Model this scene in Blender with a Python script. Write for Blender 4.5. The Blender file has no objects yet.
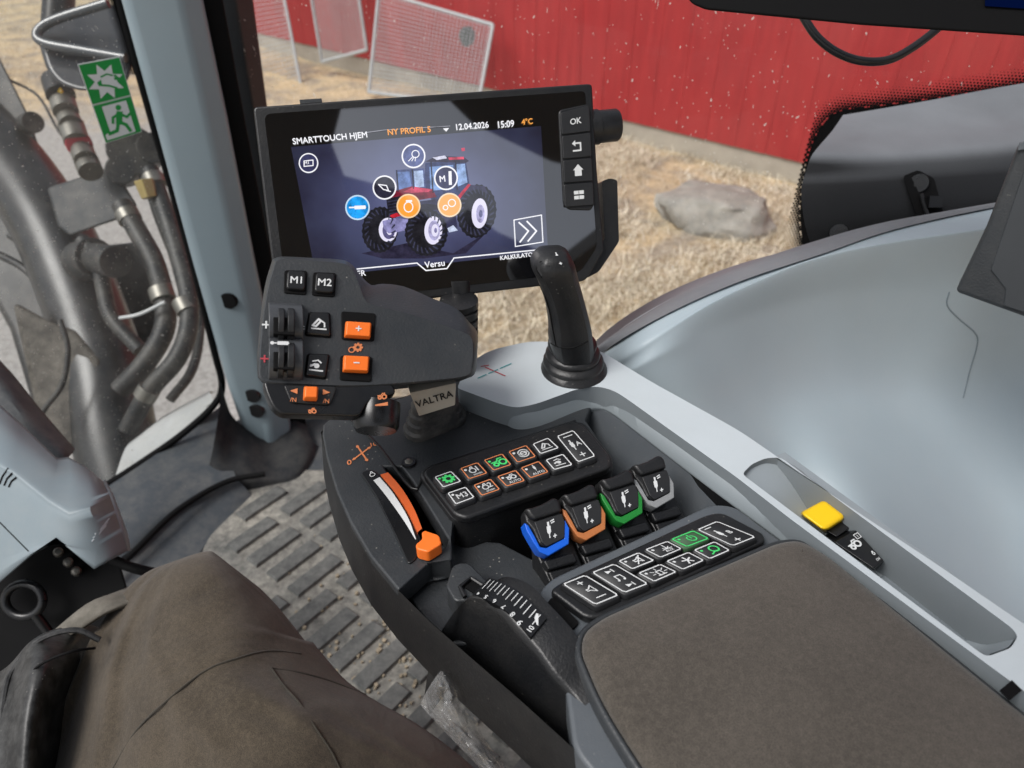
import bpy, bmesh, math, random
from mathutils import Vector, Matrix, geometry, noise
random.seed(7)
scene = bpy.context.scene
COL = scene.collection
R = math.radians
# ------------------------------------------------------------------ camera model
CAM = Vector((0, 0, 1.10)); PITCH = R(37); FPX = 710.0
def ray(x, y):
    a = (x-512)/FPX; b = (384-y)/FPX
    return Vector((a, math.cos(PITCH)+b*math.sin(PITCH), -math.sin(PITCH)+b*math.cos(PITCH)))
def Z(x, y, z):                       # point of the level z
    r = ray(x, y); return CAM + r*((z-CAM.z)/r.z)
def D(x, y, d): return CAM + ray(x, y)*d
def PL(x, y, p0, n):                  # point of a plane
    r = ray(x, y); return CAM + r*((p0-CAM).dot(n)/r.dot(n))
def crop(x0, y0, s): return lambda *pts: [(x0+s*x, y0+s*y) for x, y in pts]
FWD = Vector((-.605, .796, 0)); RGT = Vector((.796, .605, 0)); UP = Vector((0, 0, 1))

# ------------------------------------------------------------------ materials
def srgb(r, g, b):
    f = lambda c: c/12.92 if c <= .04045 else ((c+.055)/1.055)**2.4
    return (f(r/255), f(g/255), f(b/255), 1)
def nodes(name):
    m = bpy.data.materials.new(name); m.use_nodes = True
    nt = m.node_tree; b = nt.nodes['Principled BSDF']; return m, nt, b
def N(nt, t, **kw):
    n = nt.nodes.new(t)
    for k, v in kw.items():
        if k in n.inputs: n.inputs[k].default_value = v
        else: setattr(n, k, v)
    return n
def ramp(nt, fac, stops):
    r = nt.nodes.new('ShaderNodeValToRGB'); e = r.color_ramp.elements
    while len(e) < len(stops): e.new(.5)
    for i, (p, c) in enumerate(stops):
        e[i].position = p; e[i].color = c if len(c) == 4 else (*c, 1)
    nt.links.new(fac, r.inputs[0]); return r.outputs[0]
def mix(nt, fac, a, b):
    m = N(nt, 'ShaderNodeMix', data_type='RGBA')
    for s, v in ((0, fac), (6, a), (7, b)):
        if isinstance(v, bpy.types.NodeSocket): nt.links.new(v, m.inputs[s])
        else: m.inputs[s].default_value = v if s == 0 or len(v) == 4 else (*v, 1)
    return m.outputs[2]
def plastic(name, c, rough=.5, grain=900, gs=.12, dust=.0, var=.12, spec=.45, dustc=(.42, .38, .32), blotch=9, specks=.0, ior=1.5):
    m, nt, b = nodes(name); L = nt.links; b.inputs['IOR'].default_value = ior
    tc = N(nt, 'ShaderNodeTexCoord'); ob = tc.outputs['Object']
    big = N(nt, 'ShaderNodeTexNoise', Scale=blotch, Detail=5.0, Roughness=.62); L.new(ob, big.inputs['Vector'])
    lo = tuple(v*(1-var) for v in c[:3]); hi = tuple(min(1, v*(1+var)) for v in c[:3])
    col = ramp(nt, big.outputs['Fac'], [(.3, lo), (.7, hi)])
    if dust > 0:
        d1 = N(nt, 'ShaderNodeTexNoise', Scale=blotch*2.3, Detail=9.0, Roughness=.75); L.new(ob, d1.inputs['Vector'])
        f = ramp(nt, d1.outputs['Fac'], [(.42, (0, 0, 0)), (.78, (dust,)*3)])
        col = mix(nt, f, col, dustc)
    if specks > 0:
        v = N(nt, 'ShaderNodeTexVoronoi', Scale=170.0); L.new(ob, v.inputs['Vector'])
        n2 = N(nt, 'ShaderNodeTexNoise', Scale=22.0, Detail=3.0); L.new(ob, n2.inputs['Vector'])
        a = ramp(nt, v.outputs['Distance'], [(.05, (1, 1, 1)), (.13, (0, 0, 0))])
        w = ramp(nt, n2.outputs['Fac'], [(.5, (0, 0, 0)), (.7, (specks,)*3)])
        mm = N(nt, 'ShaderNodeMath', operation='MULTIPLY'); L.new(a, mm.inputs[0]); L.new(w, mm.inputs[1])
        col = mix(nt, mm.outputs[0], col, (.6, .57, .5))
    L.new(col, b.inputs['Base Color'])
    rr = N(nt, 'ShaderNodeMapRange'); rr.inputs['To Min'].default_value = max(.05, rough-.09); rr.inputs['To Max'].default_value = min(1, rough+.12)
    L.new(big.outputs['Fac'], rr.inputs['Value'])
    if rough > .1: L.new(rr.outputs[0], b.inputs['Roughness'])
    else: b.inputs['Roughness'].default_value = rough
    b.inputs['Specular IOR Level'].default_value = spec
    if gs > 0:
        g = N(nt, 'ShaderNodeTexNoise', Scale=grain, Detail=2.0); L.new(ob, g.inputs['Vector'])
        bp = N(nt, 'ShaderNodeBump', Strength=gs, Distance=.0006); L.new(g.outputs['Fac'], bp.inputs['Height'])
        L.new(bp.outputs[0], b.inputs['Normal'])
    return m
def glow(name, c, s=1.0, ior=2.3):
    m, nt, b = nodes(name)
    b.inputs['Base Color'].default_value = (0, 0, 0, 1); b.inputs['Emission Color'].default_value = c
    b.inputs['Emission Strength'].default_value = s; b.inputs['Roughness'].default_value = .03; b.inputs['IOR'].default_value = ior
    return m
black = plastic('black_plastic', srgb(22, 23, 25), .38, dust=.03, grain=520, gs=.4, specks=.3)
black_gloss = plastic('black_smooth_plastic', srgb(18, 19, 21), .27, gs=.05, dust=.02)
charcoal = plastic('charcoal_plastic', srgb(45, 48, 51), .4, grain=520, gs=.45, dust=.04, specks=.4)
midgrey = plastic('mid_grey_plastic', srgb(80, 85, 90), .42, gs=.2, dust=.06, specks=.4)
void = plastic('dark_recess_plastic', srgb(9, 9, 10), .7, gs=0, spec=.15)
keyblack = plastic('key_rubber', srgb(30, 31, 33), .45, gs=.08, dust=.02)
rail_m = plastic('light_grey_plastic', srgb(184, 192, 196), .42, gs=.15, dust=.10, var=.03, dustc=(.3, .29, .27))
bin_m = plastic('blue_grey_panel', srgb(158, 171, 178), .45, gs=.12, dust=.16, var=.03, dustc=(.42, .44, .44), blotch=9, grain=420)
pil_m = plastic('pillar_grey_plastic', srgb(131, 146, 153), .34, gs=.1, dust=.05, var=.04, blotch=4)
shroud_m = plastic('column_grey_plastic', srgb(122, 134, 140), .42, gs=.12, dust=.12, var=.04)
pad_old = plastic('padded_vinyl', srgb(104, 107, 111), .55, grain=420, gs=.5, var=.06)
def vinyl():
    m = plastic('vinyl_painted_shade', srgb(108, 111, 115), .5, grain=420, gs=.45); nt = m.node_tree; b = nt.nodes['Principled BSDF']; L = nt.links
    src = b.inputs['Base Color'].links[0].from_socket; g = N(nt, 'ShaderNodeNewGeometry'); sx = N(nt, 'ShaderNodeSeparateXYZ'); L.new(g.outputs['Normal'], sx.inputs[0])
    L.new(mix(nt, ramp(nt, sx.outputs['Z'], [(.66, (0, 0, 0)), (.97, (1, 1, 1))]), srgb(20, 21, 23), src), b.inputs['Base Color']); return m  # paints light on upward faces and shade on the front into the colour
pad_shade = plastic('shaded_vinyl', srgb(26, 28, 31), .6, grain=420, gs=.4)  # same panel vinyl with shade put into its colour
orange = plastic('orange_plastic', srgb(236, 112, 30), .4, gs=.06, dust=.05, var=.04)
orange_dk = plastic('burnt_orange_plastic', srgb(205, 92, 40), .45, gs=.06, dust=.08, var=.06)
yellow = plastic('yellow_plastic', srgb(245, 200, 20), .35, gs=.03, var=.03)
blue_m = plastic('blue_plastic', srgb(20, 92, 205), .35, gs=.04, var=.03)
bronze_m = plastic('copper_brown_plastic', srgb(176, 108, 62), .38, gs=.04, var=.03)
green_m = plastic('green_plastic', srgb(30, 122, 48), .35, gs=.04, var=.03)
silver_m = plastic('silver_grey_plastic', srgb(135, 137, 138), .35, gs=.04, var=.03)
plate_m = plastic('brushed_silver', srgb(168, 164, 154), .36, gs=.03, var=.05); plate_m.node_tree.nodes['Principled BSDF'].inputs['Metallic'].default_value = .45
white = plastic('white_print', srgb(208, 210, 210), .5, gs=0, var=.03)
grey_print = plastic('grey_print', srgb(190, 192, 192), .5, gs=0, var=.03)
orange_p = plastic('orange_print', srgb(205, 125, 80), .5, gs=0, var=.03)
green_p = plastic('green_print', srgb(70, 205, 110), .5, gs=0, var=.03)
greenkey = plastic('green_backlit_key', srgb(60, 88, 62), .5, gs=0, var=.05)
red_p = plastic('red_print', srgb(170, 60, 70), .5, gs=0, var=.03)
teal_p = plastic('teal_print', srgb(40, 140, 145), .5, gs=0, var=.03)
metal = plastic('dull_steel', srgb(120, 118, 112), .4, gs=.1, dust=.2, var=.2); metal.node_tree.nodes['Principled BSDF'].inputs['Metallic'].default_value = .7
brass = plastic('brass_fitting', srgb(170, 150, 95), .4, gs=.1, dust=.25, var=.2); brass.node_tree.nodes['Principled BSDF'].inputs['Metallic'].default_value = .6
rubber = plastic('rubber_hose', srgb(26, 28, 30), .5, gs=.3, dust=.22, var=.2, specks=.6)
dirty_steel = plastic('dusty_painted_steel', srgb(28, 30, 32), .45, gs=.3, dust=.3, var=.3, dustc=(.20, .18, .15), specks=.8)
sticker_g = plastic('green_sticker', srgb(20, 140, 62), .4, gs=0, var=.05)
steel_galv = plastic('galvanised_steel', srgb(165, 168, 170), .5, gs=.1, var=.1)
screen_black = plastic('black_screen_glass', srgb(5, 5, 7), .03, gs=0, var=.1, spec=.6, ior=2.7)

# ------------------------------------------------------------------ mesh builder
class MB:
    def __init__(s): s.v = []; s.f = []; s.m = []; s.mats = []
    def mi(s, m):
        if m not in s.mats: s.mats.append(m)
        return s.mats.index(m)
    def face(s, pts, m):
        i = len(s.v); s.v += [Vector(p) for p in pts]; s.f.append(list(range(i, i+len(pts)))); s.m.append(s.mi(m))
    def loft(s, rings, m, closed=True, cap0=True, cap1=True):
        i0 = len(s.v); n = len(rings[0]); k = s.mi(m)
        for r in rings: s.v += [Vector(p) for p in r]
        for a in range(len(rings)-1):
            for j in range(n if closed else n-1):
                b = (j+1) % n
                s.f.append([i0+a*n+j, i0+a*n+b, i0+(a+1)*n+b, i0+(a+1)*n+j]); s.m.append(k)
        if cap0: s.f.append([i0+j for j in range(n)][::-1]); s.m.append(k)
        if cap1: s.f.append([i0+(len(rings)-1)*n+j for j in range(n)]); s.m.append(k)
    def slab(s, top, down, m):           # solid polygon plate
        s.loft([[p+down for p in top], list(top)], m)
    def plate(s, outer, holes, down, m, m2=None): # plate with through holes
        loops = [outer]+holes; k = s.mi(m); ks = s.mi(m2 or m)
        tris = geometry.tessellate_polygon(loops); i0 = len(s.v)
        flat = [p for l in loops for p in l]; n = len(flat)
        s.v += [Vector(p) for p in flat]; s.v += [p+down for p in flat]
        for t in tris:
            a, b, c = (flat[q] for q in t)
            t = list(t)
            if (b-a).cross(c-a).dot(down) > 0: t.reverse()
            s.f.append([i0+q for q in t]); s.m.append(k)
            s.f.append([i0+n+q for q in reversed(t)]); s.m.append(k)
        o = 0
        for l in loops:
            for j in range(len(l)):
                a = o+j; b = o+(j+1) % len(l)
                s.f.append([i0+a, i0+b, i0+n+b, i0+n+a]); s.m.append(ks)
            o += len(l)
    def tube(s, pts, r, m, seg=12, cap=True):
        rr = r if isinstance(r, (list, tuple)) else [r]*len(pts)
        rings = []; prev = None
        for i, p in enumerate(pts):
            t = (pts[min(i+1, len(pts)-1)]-pts[max(i-1, 0)]).normalized()
            u = (prev - t*prev.dot(t)).normalized() if prev else t.orthogonal().normalized()
            prev = u; w = t.cross(u)
            rings.append([p+(u*math.cos(q*2*math.pi/seg)+w*math.sin(q*2*math.pi/seg))*rr[i] for q in range(seg)])
        s.loft(rings, m, cap0=cap, cap1=cap)
    def cyl(s, a, b, r0, r1, m, seg=24): s.tube([a, b], [r0, r1], m, seg)
    def box(s, c, ux, uy, uz, m):        # half-axes
        s.loft([[c-ux-uy-uz, c+ux-uy-uz, c+ux+uy-uz, c-ux+uy-uz], [c-ux-uy+uz, c+ux-uy+uz, c+ux+uy+uz, c-ux+uy+uz]], m)
    def grid(s, G, m, flip=False):
        i0 = len(s.v); nu = len(G[0]); k = s.mi(m)
        for r in G: s.v += [Vector(p) for p in r]
        for a in range(len(G)-1):
            for j in range(nu-1):
                q = [i0+a*nu+j, i0+a*nu+j+1, i0+(a+1)*nu+j+1, i0+(a+1)*nu+j]
                s.f.append(q[::-1] if flip else q); s.m.append(k)
from mathutils.bvhtree import BVHTree
def caster(o):                           # finds where a line of sight meets a finished mesh
    r = o
    while r.parent: r = r.parent
    t = BVHTree.FromPolygons([v.co+ORG[r.name] for v in o.data.vertices], [list(p.vertices) for p in o.data.polygons])
    def f(x, y, lift=0):
        d = ray(x, y).normalized(); h = t.ray_cast(CAM, d); n = h[1] if h[1].dot(d) < 0 else -h[1]
        return h[0]+n*lift
    return f
ORG = {}
def put(mb, name, parent=None, bevel=0, seg=3, label=None, cat=None, group=None, kind=None, sub=0, smooth=True, ang=40, solid=0):
    if parent is not None:
        r = parent
        while r.parent: r = r.parent
        o0 = ORG[r.name]
    else:
        xs = [p.x for p in mb.v]; ys = [p.y for p in mb.v]; zs = [p.z for p in mb.v]
        o0 = Vector(((min(xs)+max(xs))/2, (min(ys)+max(ys))/2, min(zs)))
    me = bpy.data.meshes.new(name)
    me.from_pydata([p-o0 for p in mb.v], [], mb.f)
    for m in mb.mats: me.materials.append(m)
    me.polygons.foreach_set('material_index', mb.m)
    bm = bmesh.new(); bm.from_mesh(me)
    bmesh.ops.remove_doubles(bm, verts=bm.verts, dist=1e-6)
    bmesh.ops.recalc_face_normals(bm, faces=bm.faces); bm.to_mesh(me); bm.free()
    if smooth:
        me.polygons.foreach_set('use_smooth', [True]*len(me.polygons))
        if not bevel and not sub: me.set_sharp_from_angle(angle=R(ang))
    me.update()
    o = bpy.data.objects.new(name, me); COL.objects.link(o)
    if parent is None: o.location = o0; ORG[o.name] = o0
    else: o.parent = parent
    if solid:
        d = o.modifiers.new('s', 'SOLIDIFY'); d.thickness = solid; d.offset = 0
    if bevel:
        b = o.modifiers.new('b', 'BEVEL'); b.width = bevel; b.segments = seg; b.limit_method = 'ANGLE'; b.angle_limit = R(ang); b.harden_normals = True
    if sub:
        d = o.modifiers.new('d', 'SUBSURF'); d.levels = sub; d.render_levels = sub
    if label: o['label'] = label
    if cat: o['category'] = cat
    if group: o['group'] = group
    if kind: o['kind'] = kind
    return o
def thing(name, label, cat, loc, group=None):
    o = bpy.data.objects.new(name, None); COL.objects.link(o); o.empty_display_size = .02
    o.location = loc; ORG[o.name] = Vector(loc); o['label'] = label; o['category'] = cat
    if group: o['group'] = group
    return o
def rpoly(pts, r, n=5):                  # round the corners of a 3D polygon
    out = []; k = len(pts); rr = r if isinstance(r, (list, tuple)) else [r]*k
    for i in range(k):
        a, b, c = pts[i-1], pts[i], pts[(i+1) % k]
        d = min(rr[i], (a-b).length*.48, (c-b).length*.48)
        if d < 1e-5: out.append(b.copy()); continue
        p = b+(a-b).normalized()*d; q = b+(c-b).normalized()*d
        for j in range(n+1):
            t = j/n; out.append(p*(1-t)**2+b*2*t*(1-t)+q*t*t)
    return out
def smoothline(pts, n=8):                # catmull-rom through the points
    P = [pts[0]*2-pts[1]]+list(pts)+[pts[-1]*2-pts[-2]]; out = []
    for i in range(1, len(P)-2):
        for j in range(n):
            t = j/n; a, b, c, d = P[i-1:i+3]
            out.append(.5*((2*b)+(c-a)*t+(2*a-5*b+4*c-d)*t*t+(3*b-a-3*c+d)*t**3))
    out.append(P[-2].copy()); return out
def patch(rows, nu=6, nv=6):             # smooth surface through rows of points
    R1 = [smoothline(r, nu) for r in rows]
    cols = [smoothline([r[i] for r in R1], nv) for i in range(len(R1[0]))]
    return [[c[j] for c in cols] for j in range(len(cols[0]))]
_tc = {}
def text2d(s, bold=.008):
    if (s, bold) not in _tc:
        cu = bpy.data.curves.new('t', 'FONT'); cu.body = s; cu.offset = 0; cu.resolution_u = 3
        o = bpy.data.objects.new('t', cu); me = bpy.data.meshes.new_from_object(o)
        vs = [(v.co.x, v.co.y) for v in me.vertices]; fs = [list(p.vertices) for p in me.polygons]
        bpy.data.objects.remove(o); bpy.data.curves.remove(cu); bpy.data.meshes.remove(me)
        x0 = min(v[0] for v in vs); x1 = max(v[0] for v in vs)
        n = len(vs); sh = [(0, 0), (.034, .004), (.017, -.018), (.017, .018)]
        _tc[(s, bold)] = ([(x-x0+a, y+b, i) for i, (a, b) in enumerate(sh) for x, y in vs], [[q+i*n for q in f] for i in range(len(sh)) for f in fs], x1-x0+.034)
    return _tc[(s, bold)]
def text(mb, s, P0, P1, n, m, hs=1.0, eps=.0005, bold=.008):   # a line of writing from P0 to P1 on a surface with normal n
    vs, fs, w = text2d(s, bold); U = P1-P0; V = n.cross(U)*hs/w; U = U/w; k = mb.mi(m); i0 = len(mb.v)
    mb.v += [P0+U*x+V*y+n*(eps+k_*.00001) for x, y, k_ in vs]
    for f in fs: mb.f.append([i0+q for q in f]); mb.m.append(k)
class Quad:                              # unit square drawn on a four-cornered face: u right, v up
    def __init__(s, mb, tl, tr, br, bl, eps=.0005):
        s.mb = mb; s.c = (tl, tr, br, bl); s.n = (tr-tl).cross(tl-bl).normalized(); s.e = eps
        s.asp = ((tr-tl).length+(br-bl).length)/((tl-bl).length+(tr-br).length)
    def at(s, u, v, e=None):
        tl, tr, br, bl = s.c
        return (tl*(1-u)+tr*u)*v+(bl*(1-u)+br*u)*(1-v)+s.n*(s.e if e is None else e)
    def poly(s, pts, m): s.mb.face([s.at(*p) for p in pts], m)
    def stroke(s, pts, w, m, closed=False):   # w in units of v
        P = list(pts); A = s.asp
        if closed: P = P+[P[0]]
        for a, b in zip(P, P[1:]):
            dx = (b[0]-a[0])*A; dy = b[1]-a[1]; l = math.hypot(dx, dy) or 1
            ex, ey = dx/l*w*.35, dy/l*w*.35; nx, ny = -dy/l*w/2, dx/l*w/2
            f = lambda x, y: (x/A, y)
            a2 = (a[0]-ex/A, a[1]-ey); b2 = (b[0]+ex/A, b[1]+ey)
            q = [(a2[0]+nx/A, a2[1]+ny), (a2[0]-nx/A, a2[1]-ny), (b2[0]-nx/A, b2[1]-ny), (b2[0]+nx/A, b2[1]+ny)]
            s.poly(q[::-1], m); s.e += .000004
    def ring(s, cu, cv, r, w, m, n=20, a0=0, a1=360):
        pts = [(cu+r*math.cos(R(a0+(a1-a0)*i/n))/s.asp, cv+r*math.sin(R(a0+(a1-a0)*i/n))) for i in range(n+1)]
        s.stroke(pts, w, m)
    def disc(s, cu, cv, r, m, n=20, ry=None):
        s.poly([(cu+r*math.cos(2*math.pi*i/n)/s.asp, cv+(ry or r)*math.sin(2*math.pi*i/n)) for i in range(n)], m); s.e += .00001
    def text(s, t, cu, cv, h, m, rot=0, bold=.01):
        vs, fs, w = text2d(t, bold); k = s.mb.mi(m); i0 = len(s.mb.v); c, d = math.cos(rot), math.sin(rot)
        for x, y, k_ in vs:
            X = (x-w/2)*h/.72; Y = (y-.36)*h/.72
            s.mb.v.append(s.at(cu+(X*c-Y*d)/s.asp, cv+X*d+Y*c, s.e+k_*.00003))
        for f in fs: s.mb.f.append([i0+q for q in f]); s.mb.m.append(k)
        s.e += .0001
# little pictograms drawn in the unit square
def i_gear(q, u, v, r, m, w=.06):
    q.ring(u, v, r*.72, w*1.6, m)
    for k in range(8):
        a = k*math.pi/4; q.stroke([(u+r*.8*math.cos(a)/q.asp, v+r*.8*math.sin(a)), (u+r*1.1*math.cos(a)/q.asp, v+r*1.1*math.sin(a))], w*1.6, m)
def i_drop(q, u, v, r, m, w=.06):
    q.ring(u, v-r*.25, r*.72, w, m); q.stroke([(u-r*.3/q.asp, v+r*.5), (u-r*.1/q.asp, v+r), (u+r*.3/q.asp, v+r), (u+r*.35/q.asp, v+r*.45)], w, m)
def i_tractor(q, u, v, r, m, w=.06):
    q.ring(u+.55*r/q.asp, v-.1*r, r*.6, w*1.3, m); q.ring(u-.75*r/q.asp, v-.35*r, r*.38, w*1.3, m)
    q.stroke([(u-1.3*r/q.asp, v+.25*r), (u-.3*r/q.asp, v+.35*r), (u, v+.9*r), (u+.7*r/q.asp, v+.9*r)], w, m)
def i_bucket(q, u, v, r, m, w=.07):
    q.stroke([(u-r/q.asp, v-r*.8), (u+r/q.asp, v-r*.8)], w, m); q.stroke([(u-r*.9/q.asp, v-r*.3), (u-.1*r/q.asp, v+r*.8), (u+.25*r/q.asp, v+.5*r), (u-.4*r/q.asp, v-.4*r)], w*1.3, m, True)
    q.stroke([(u+.1*r/q.asp, v+.7*r), (u+.8*r/q.asp, v+.2*r), (u+.8*r/q.asp, v-.4*r)], w, m)
def i_bucket2(q, u, v, r, m, w=.07):
    q.stroke([(u-r/q.asp, v-r*.8), (u+r/q.asp, v-r*.8)], w, m); q.disc(u, v-.05*r, r*.42, m)
    q.stroke([(u-.9*r/q.asp, v-.1*r), (u-.3*r/q.asp, v+.2*r)], w*1.6, m); q.stroke([(u-.7*r/q.asp, v+.7*r), (u+.1*r/q.asp, v+.9*r), (u+.6*r/q.asp, v+.5*r)], w, m)
def i_valve(q, u, v, r, m):
    q.poly([(u-.28*r/q.asp, v+.55*r), (u-.28*r/q.asp, v-.25*r), (u-.1*r/q.asp, v-.5*r), (u+.1*r/q.asp, v-.5*r), (u+.28*r/q.asp, v-.25*r), (u+.28*r/q.asp, v+.55*r)], m); q.e += 1e-5
    q.stroke([(u, v+.5*r), (u, v+1.05*r)], .26*r, m); q.stroke([(u, v-.5*r), (u, v-1.0*r)], .16*r, m)
def i_plus(q, u, v, r, m, w=.05): q.stroke([(u-r/q.asp, v), (u+r/q.asp, v)], w, m); q.stroke([(u, v-r), (u, v+r)], w, m)
def i_minus(q, u, v, r, m, w=.05): q.stroke([(u-r/q.asp, v), (u+r/q.asp, v)], w, m)
def i_cross(q, u, v, r, m, w=.03):
    q.stroke([(u-r/q.asp, v), (u+r/q.asp, v)], w, m); q.stroke([(u, v-r), (u, v+r)], w, m)
    for s in (-1, 1):
        q.disc(u+s*r/q.asp, v, w*1.3, m, 8); q.disc(u, v+s*r, w*1.3, m, 8)
def PZ(pts, z): return [Z(x, y, z) for x, y in pts]
def off(pts, v): return [p+v for p in pts]

# ================================================================== ARMREST CONSOLE
con = thing('armrest_console', 'black and light grey control armrest with brown cushion beside the driver', 'armrest', Z(600, 520, .50))
left_edge = [(321, 432), (326, 456), (336, 490), (350, 522), (370, 556), (398, 590), (430, 622), (470, 657), (520, 700), (575, 750), (640, 815)]
right_edge = [(1130, 900), (990, 712), (800, 560), (700, 480), (620, 410), (560, 372), (480, 372), (400, 398), (340, 415)]
top = PZ(left_edge+right_edge, .698)
mb = MB()
ringA = top; ringB = off(top, Vector((0, 0, -.052))-RGT*.006); ringC = [p+Vector((0, 0, -.074))+RGT*.002 for p in top]; ringD = [p+Vector((0, 0, -.10))+RGT*.05 for p in top]
mb.loft([ringA, ringB, ringC, ringD], black, cap0=False, cap1=True)
put(mb, 'body_shell', con, smooth=True, ang=60)
mb = MB(); mb.slab(PZ([(440, 540), (610, 440), (700, 440), (760, 520), (620, 640), (520, 640)], .612), Vector((0, 0, -.01)), void)
put(mb, 'lever_bay', con)
# inner wall of the bay under the light rail
mb = MB(); w0 = PZ([(560, 415), (592, 408), (622, 421), (687, 470), (732, 504), (752, 520)], .697); w1 = [p-RGT*.010+Vector((0, 0, -.03)) for p in w0]; w2 = [p-RGT*.03+Vector((0, 0, -.085)) for p in w0]
mb.grid(patch([w0, w1, w2], 4, 4), midgrey); put(mb, 'bay_wall', con, smooth=True)
# dark front deck with a slot for the throttle
slot = PZ([(384, 466), (401, 466), (412, 480), (452, 545), (452, 560), (428, 560), (418, 530), (404, 500)], .70)
deck = PZ([(322, 434), (323, 424), (333, 416), (400, 398), (480, 366), (560, 372), (596, 396), (586, 420), (606, 450), (612, 468), (470, 520), (454, 522), (446, 545), (425, 566), (398, 590), (370, 556), (350, 522), (336, 490), (326, 456)], .70)
mb = MB(); mb.plate(deck, [slot], Vector((0, 0, -.02)), charcoal)
put(mb, 'front_deck', con, bevel=.002, seg=3)
mb = MB()                                 # seam lines of the deck: shallow raised strip
for ln in ([(343, 413), (378, 446), (412, 489), (424, 474)], [(424, 474), (500, 447), (575, 421)]):
    mb.tube([p+UP*.0004 for p in smoothline(PZ(ln, .70), 4)], .0011, black, 8)
put(mb, 'deck_seam', con)
mb = MB(); c = Z(409, 463, .7004); mb.cyl(c, c+UP*.002, .0062, .0055, black_gloss); mb.cyl(c+UP*.002, c+UP*.0024, .0036, .003, metal, 6); put(mb, 'screw', con)
mb = MB()                                 # orange throw symbol on the deck
q = Quad(mb, Z(351, 447, .7), Z(369, 443, .7), Z(374, 461, .7), Z(354, 466, .7)); o2 = orange_p
q.stroke([(.0, .3), (1, .75)], .06, o2); q.stroke([(.33, .98), (.68, .08)], .06, o2)
for p in ((.08, .34), (.92, .71), (.35, .92), (.66, .13)): q.disc(*p, .06, o2, 8)
q.text('0', -.2, .22, .24, o2); q.text('10', 1.22, .85, .2, o2)
put(mb, 'deck_print', con)
# ledge between throttle and dial
mb = MB(); ledge = PZ([(384, 562), (420, 558), (452, 538), (500, 542), (535, 560), (580, 604), (560, 650), (500, 640), (455, 645), (425, 618)], .676)
mb.slab(ledge, Vector((0, 0, -.02)), charcoal); put(mb, 'ledge', con, bevel=.002)
# pod carrying the first keypad
pod = [(418, 473), (427, 465), (570, 420), (584, 421), (613, 456), (614, 470), (466, 522), (452, 518)]
mb = MB(); mb.slab(rpoly(PZ(pod, .706), .012), Vector((0, 0, -.075)), black); put(mb, 'keypad_pod', con, bevel=.003)
# rear deck
rd = PZ([(538, 592), (551, 578), (712, 503), (735, 505), (792, 548), (960, 680), (1160, 850), (1150, 1000), (640, 830), (574, 750), (566, 690), (560, 655)], .702)
mb = MB(); mb.slab(rpoly(rd, .008), Vector((0, 0, -.022)), midgrey); put(mb, 'rear_deck', con, bevel=.003)
# cushion
cu = [(572, 660), (577, 637), (598, 622), (770, 548), (796, 545), (826, 562), (1010, 713), (1180, 852), (1150, 960), (690, 860), (640, 790), (594, 715)]
def fabric(name, c, c2, scale=1400, bump=.6, wrinkle=0):
    m, nt, b = nodes(name); L = nt.links
    ob = N(nt, 'ShaderNodeTexCoord').outputs['Object']
    n1 = N(nt, 'ShaderNodeTexNoise', Scale=scale, Detail=2.0); L.new(ob, n1.inputs['Vector'])
    n2 = N(nt, 'ShaderNodeTexNoise', Scale=14.0, Detail=6.0, Roughness=.65); L.new(ob, n2.inputs['Vector'])
    n3 = N(nt, 'ShaderNodeTexNoise', Scale=240.0, Detail=4.0, Roughness=.75); L.new(ob, n3.inputs['Vector'])
    a = ramp(nt, n2.outputs['Fac'], [(.3, c), (.72, c2)])
    a = mix(nt, ramp(nt, n3.outputs['Fac'], [(.4, (0, 0, 0)), (.75, (.5,)*3)]), a, tuple(v*1.5 for v in c2[:3]))
    a = mix(nt, ramp(nt, n1.outputs['Fac'], [(.4, (0, 0, 0)), (.65, (.45,)*3)]), a, tuple(v*.45 for v in c[:3]))
    L.new(a, b.inputs['Base Color']); b.inputs['Roughness'].default_value = .92; b.inputs['Specular IOR Level'].default_value = .15
    b.inputs['Sheen Weight'].default_value = .15; b.inputs['Sheen Roughness'].default_value = .6
    bp = N(nt, 'ShaderNodeBump', Strength=bump, Distance=.0006); L.new(n1.outputs['Fac'], bp.inputs['Height']); L.new(bp.outputs[0], b.inputs['Normal'])
    if wrinkle:
        n4 = N(nt, 'ShaderNodeTexNoise', Scale=9.0, Detail=5.0, Roughness=.5, Distortion=1.6); L.new(ob, n4.inputs['Vector'])
        b2 = N(nt, 'ShaderNodeBump', Strength=wrinkle, Distance=.012); L.new(n4.outputs['Fac'], b2.inputs['Height']); L.new(b2.outputs[0], bp.inputs['Normal'])
    return m
cush_m = fabric('brown_cushion_fabric', srgb(66, 61, 55), srgb(84, 78, 71))
base = rpoly(PZ(cu, .7025), .022, 8); ctr = sum(base, Vector())/len(base)
def inset(pts, d, z):
    out = []
    for i, p in enumerate(pts):
        t = (pts[(i+1) % len(pts)]-pts[i-1]).normalized(); nn = Vector((-t.y, t.x, 0))
        if (ctr-p).dot(nn) < 0: nn = -nn
        out.append(p+nn*d+UP*z)
    return out
mb = MB(); mb.loft([base, inset(base, .0, .006), inset(base, .001, .0085), inset(base, .003, .0095), inset(base, .0045, .0085), inset(base, .005, .004)], charcoal, cap1=False); put(mb, 'cushion_rim', con, ang=70)
mb = MB(); rings = [inset(base, d, z) for d, z in ((.0046, .004), (.0046, .009), (.0058, .0120), (.0085, .0143), (.012, .016), (.016, .0170), (.0195, .0175))]
lastr = rings[-1]; lc = sum(lastr, Vector())/len(lastr)
rings += [[p*(1-k)+lc*k+UP*.006*(1-(1-k)**2) for p in lastr] for k in (.12, .25, .4, .55, .7, .85, .995)]
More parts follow.
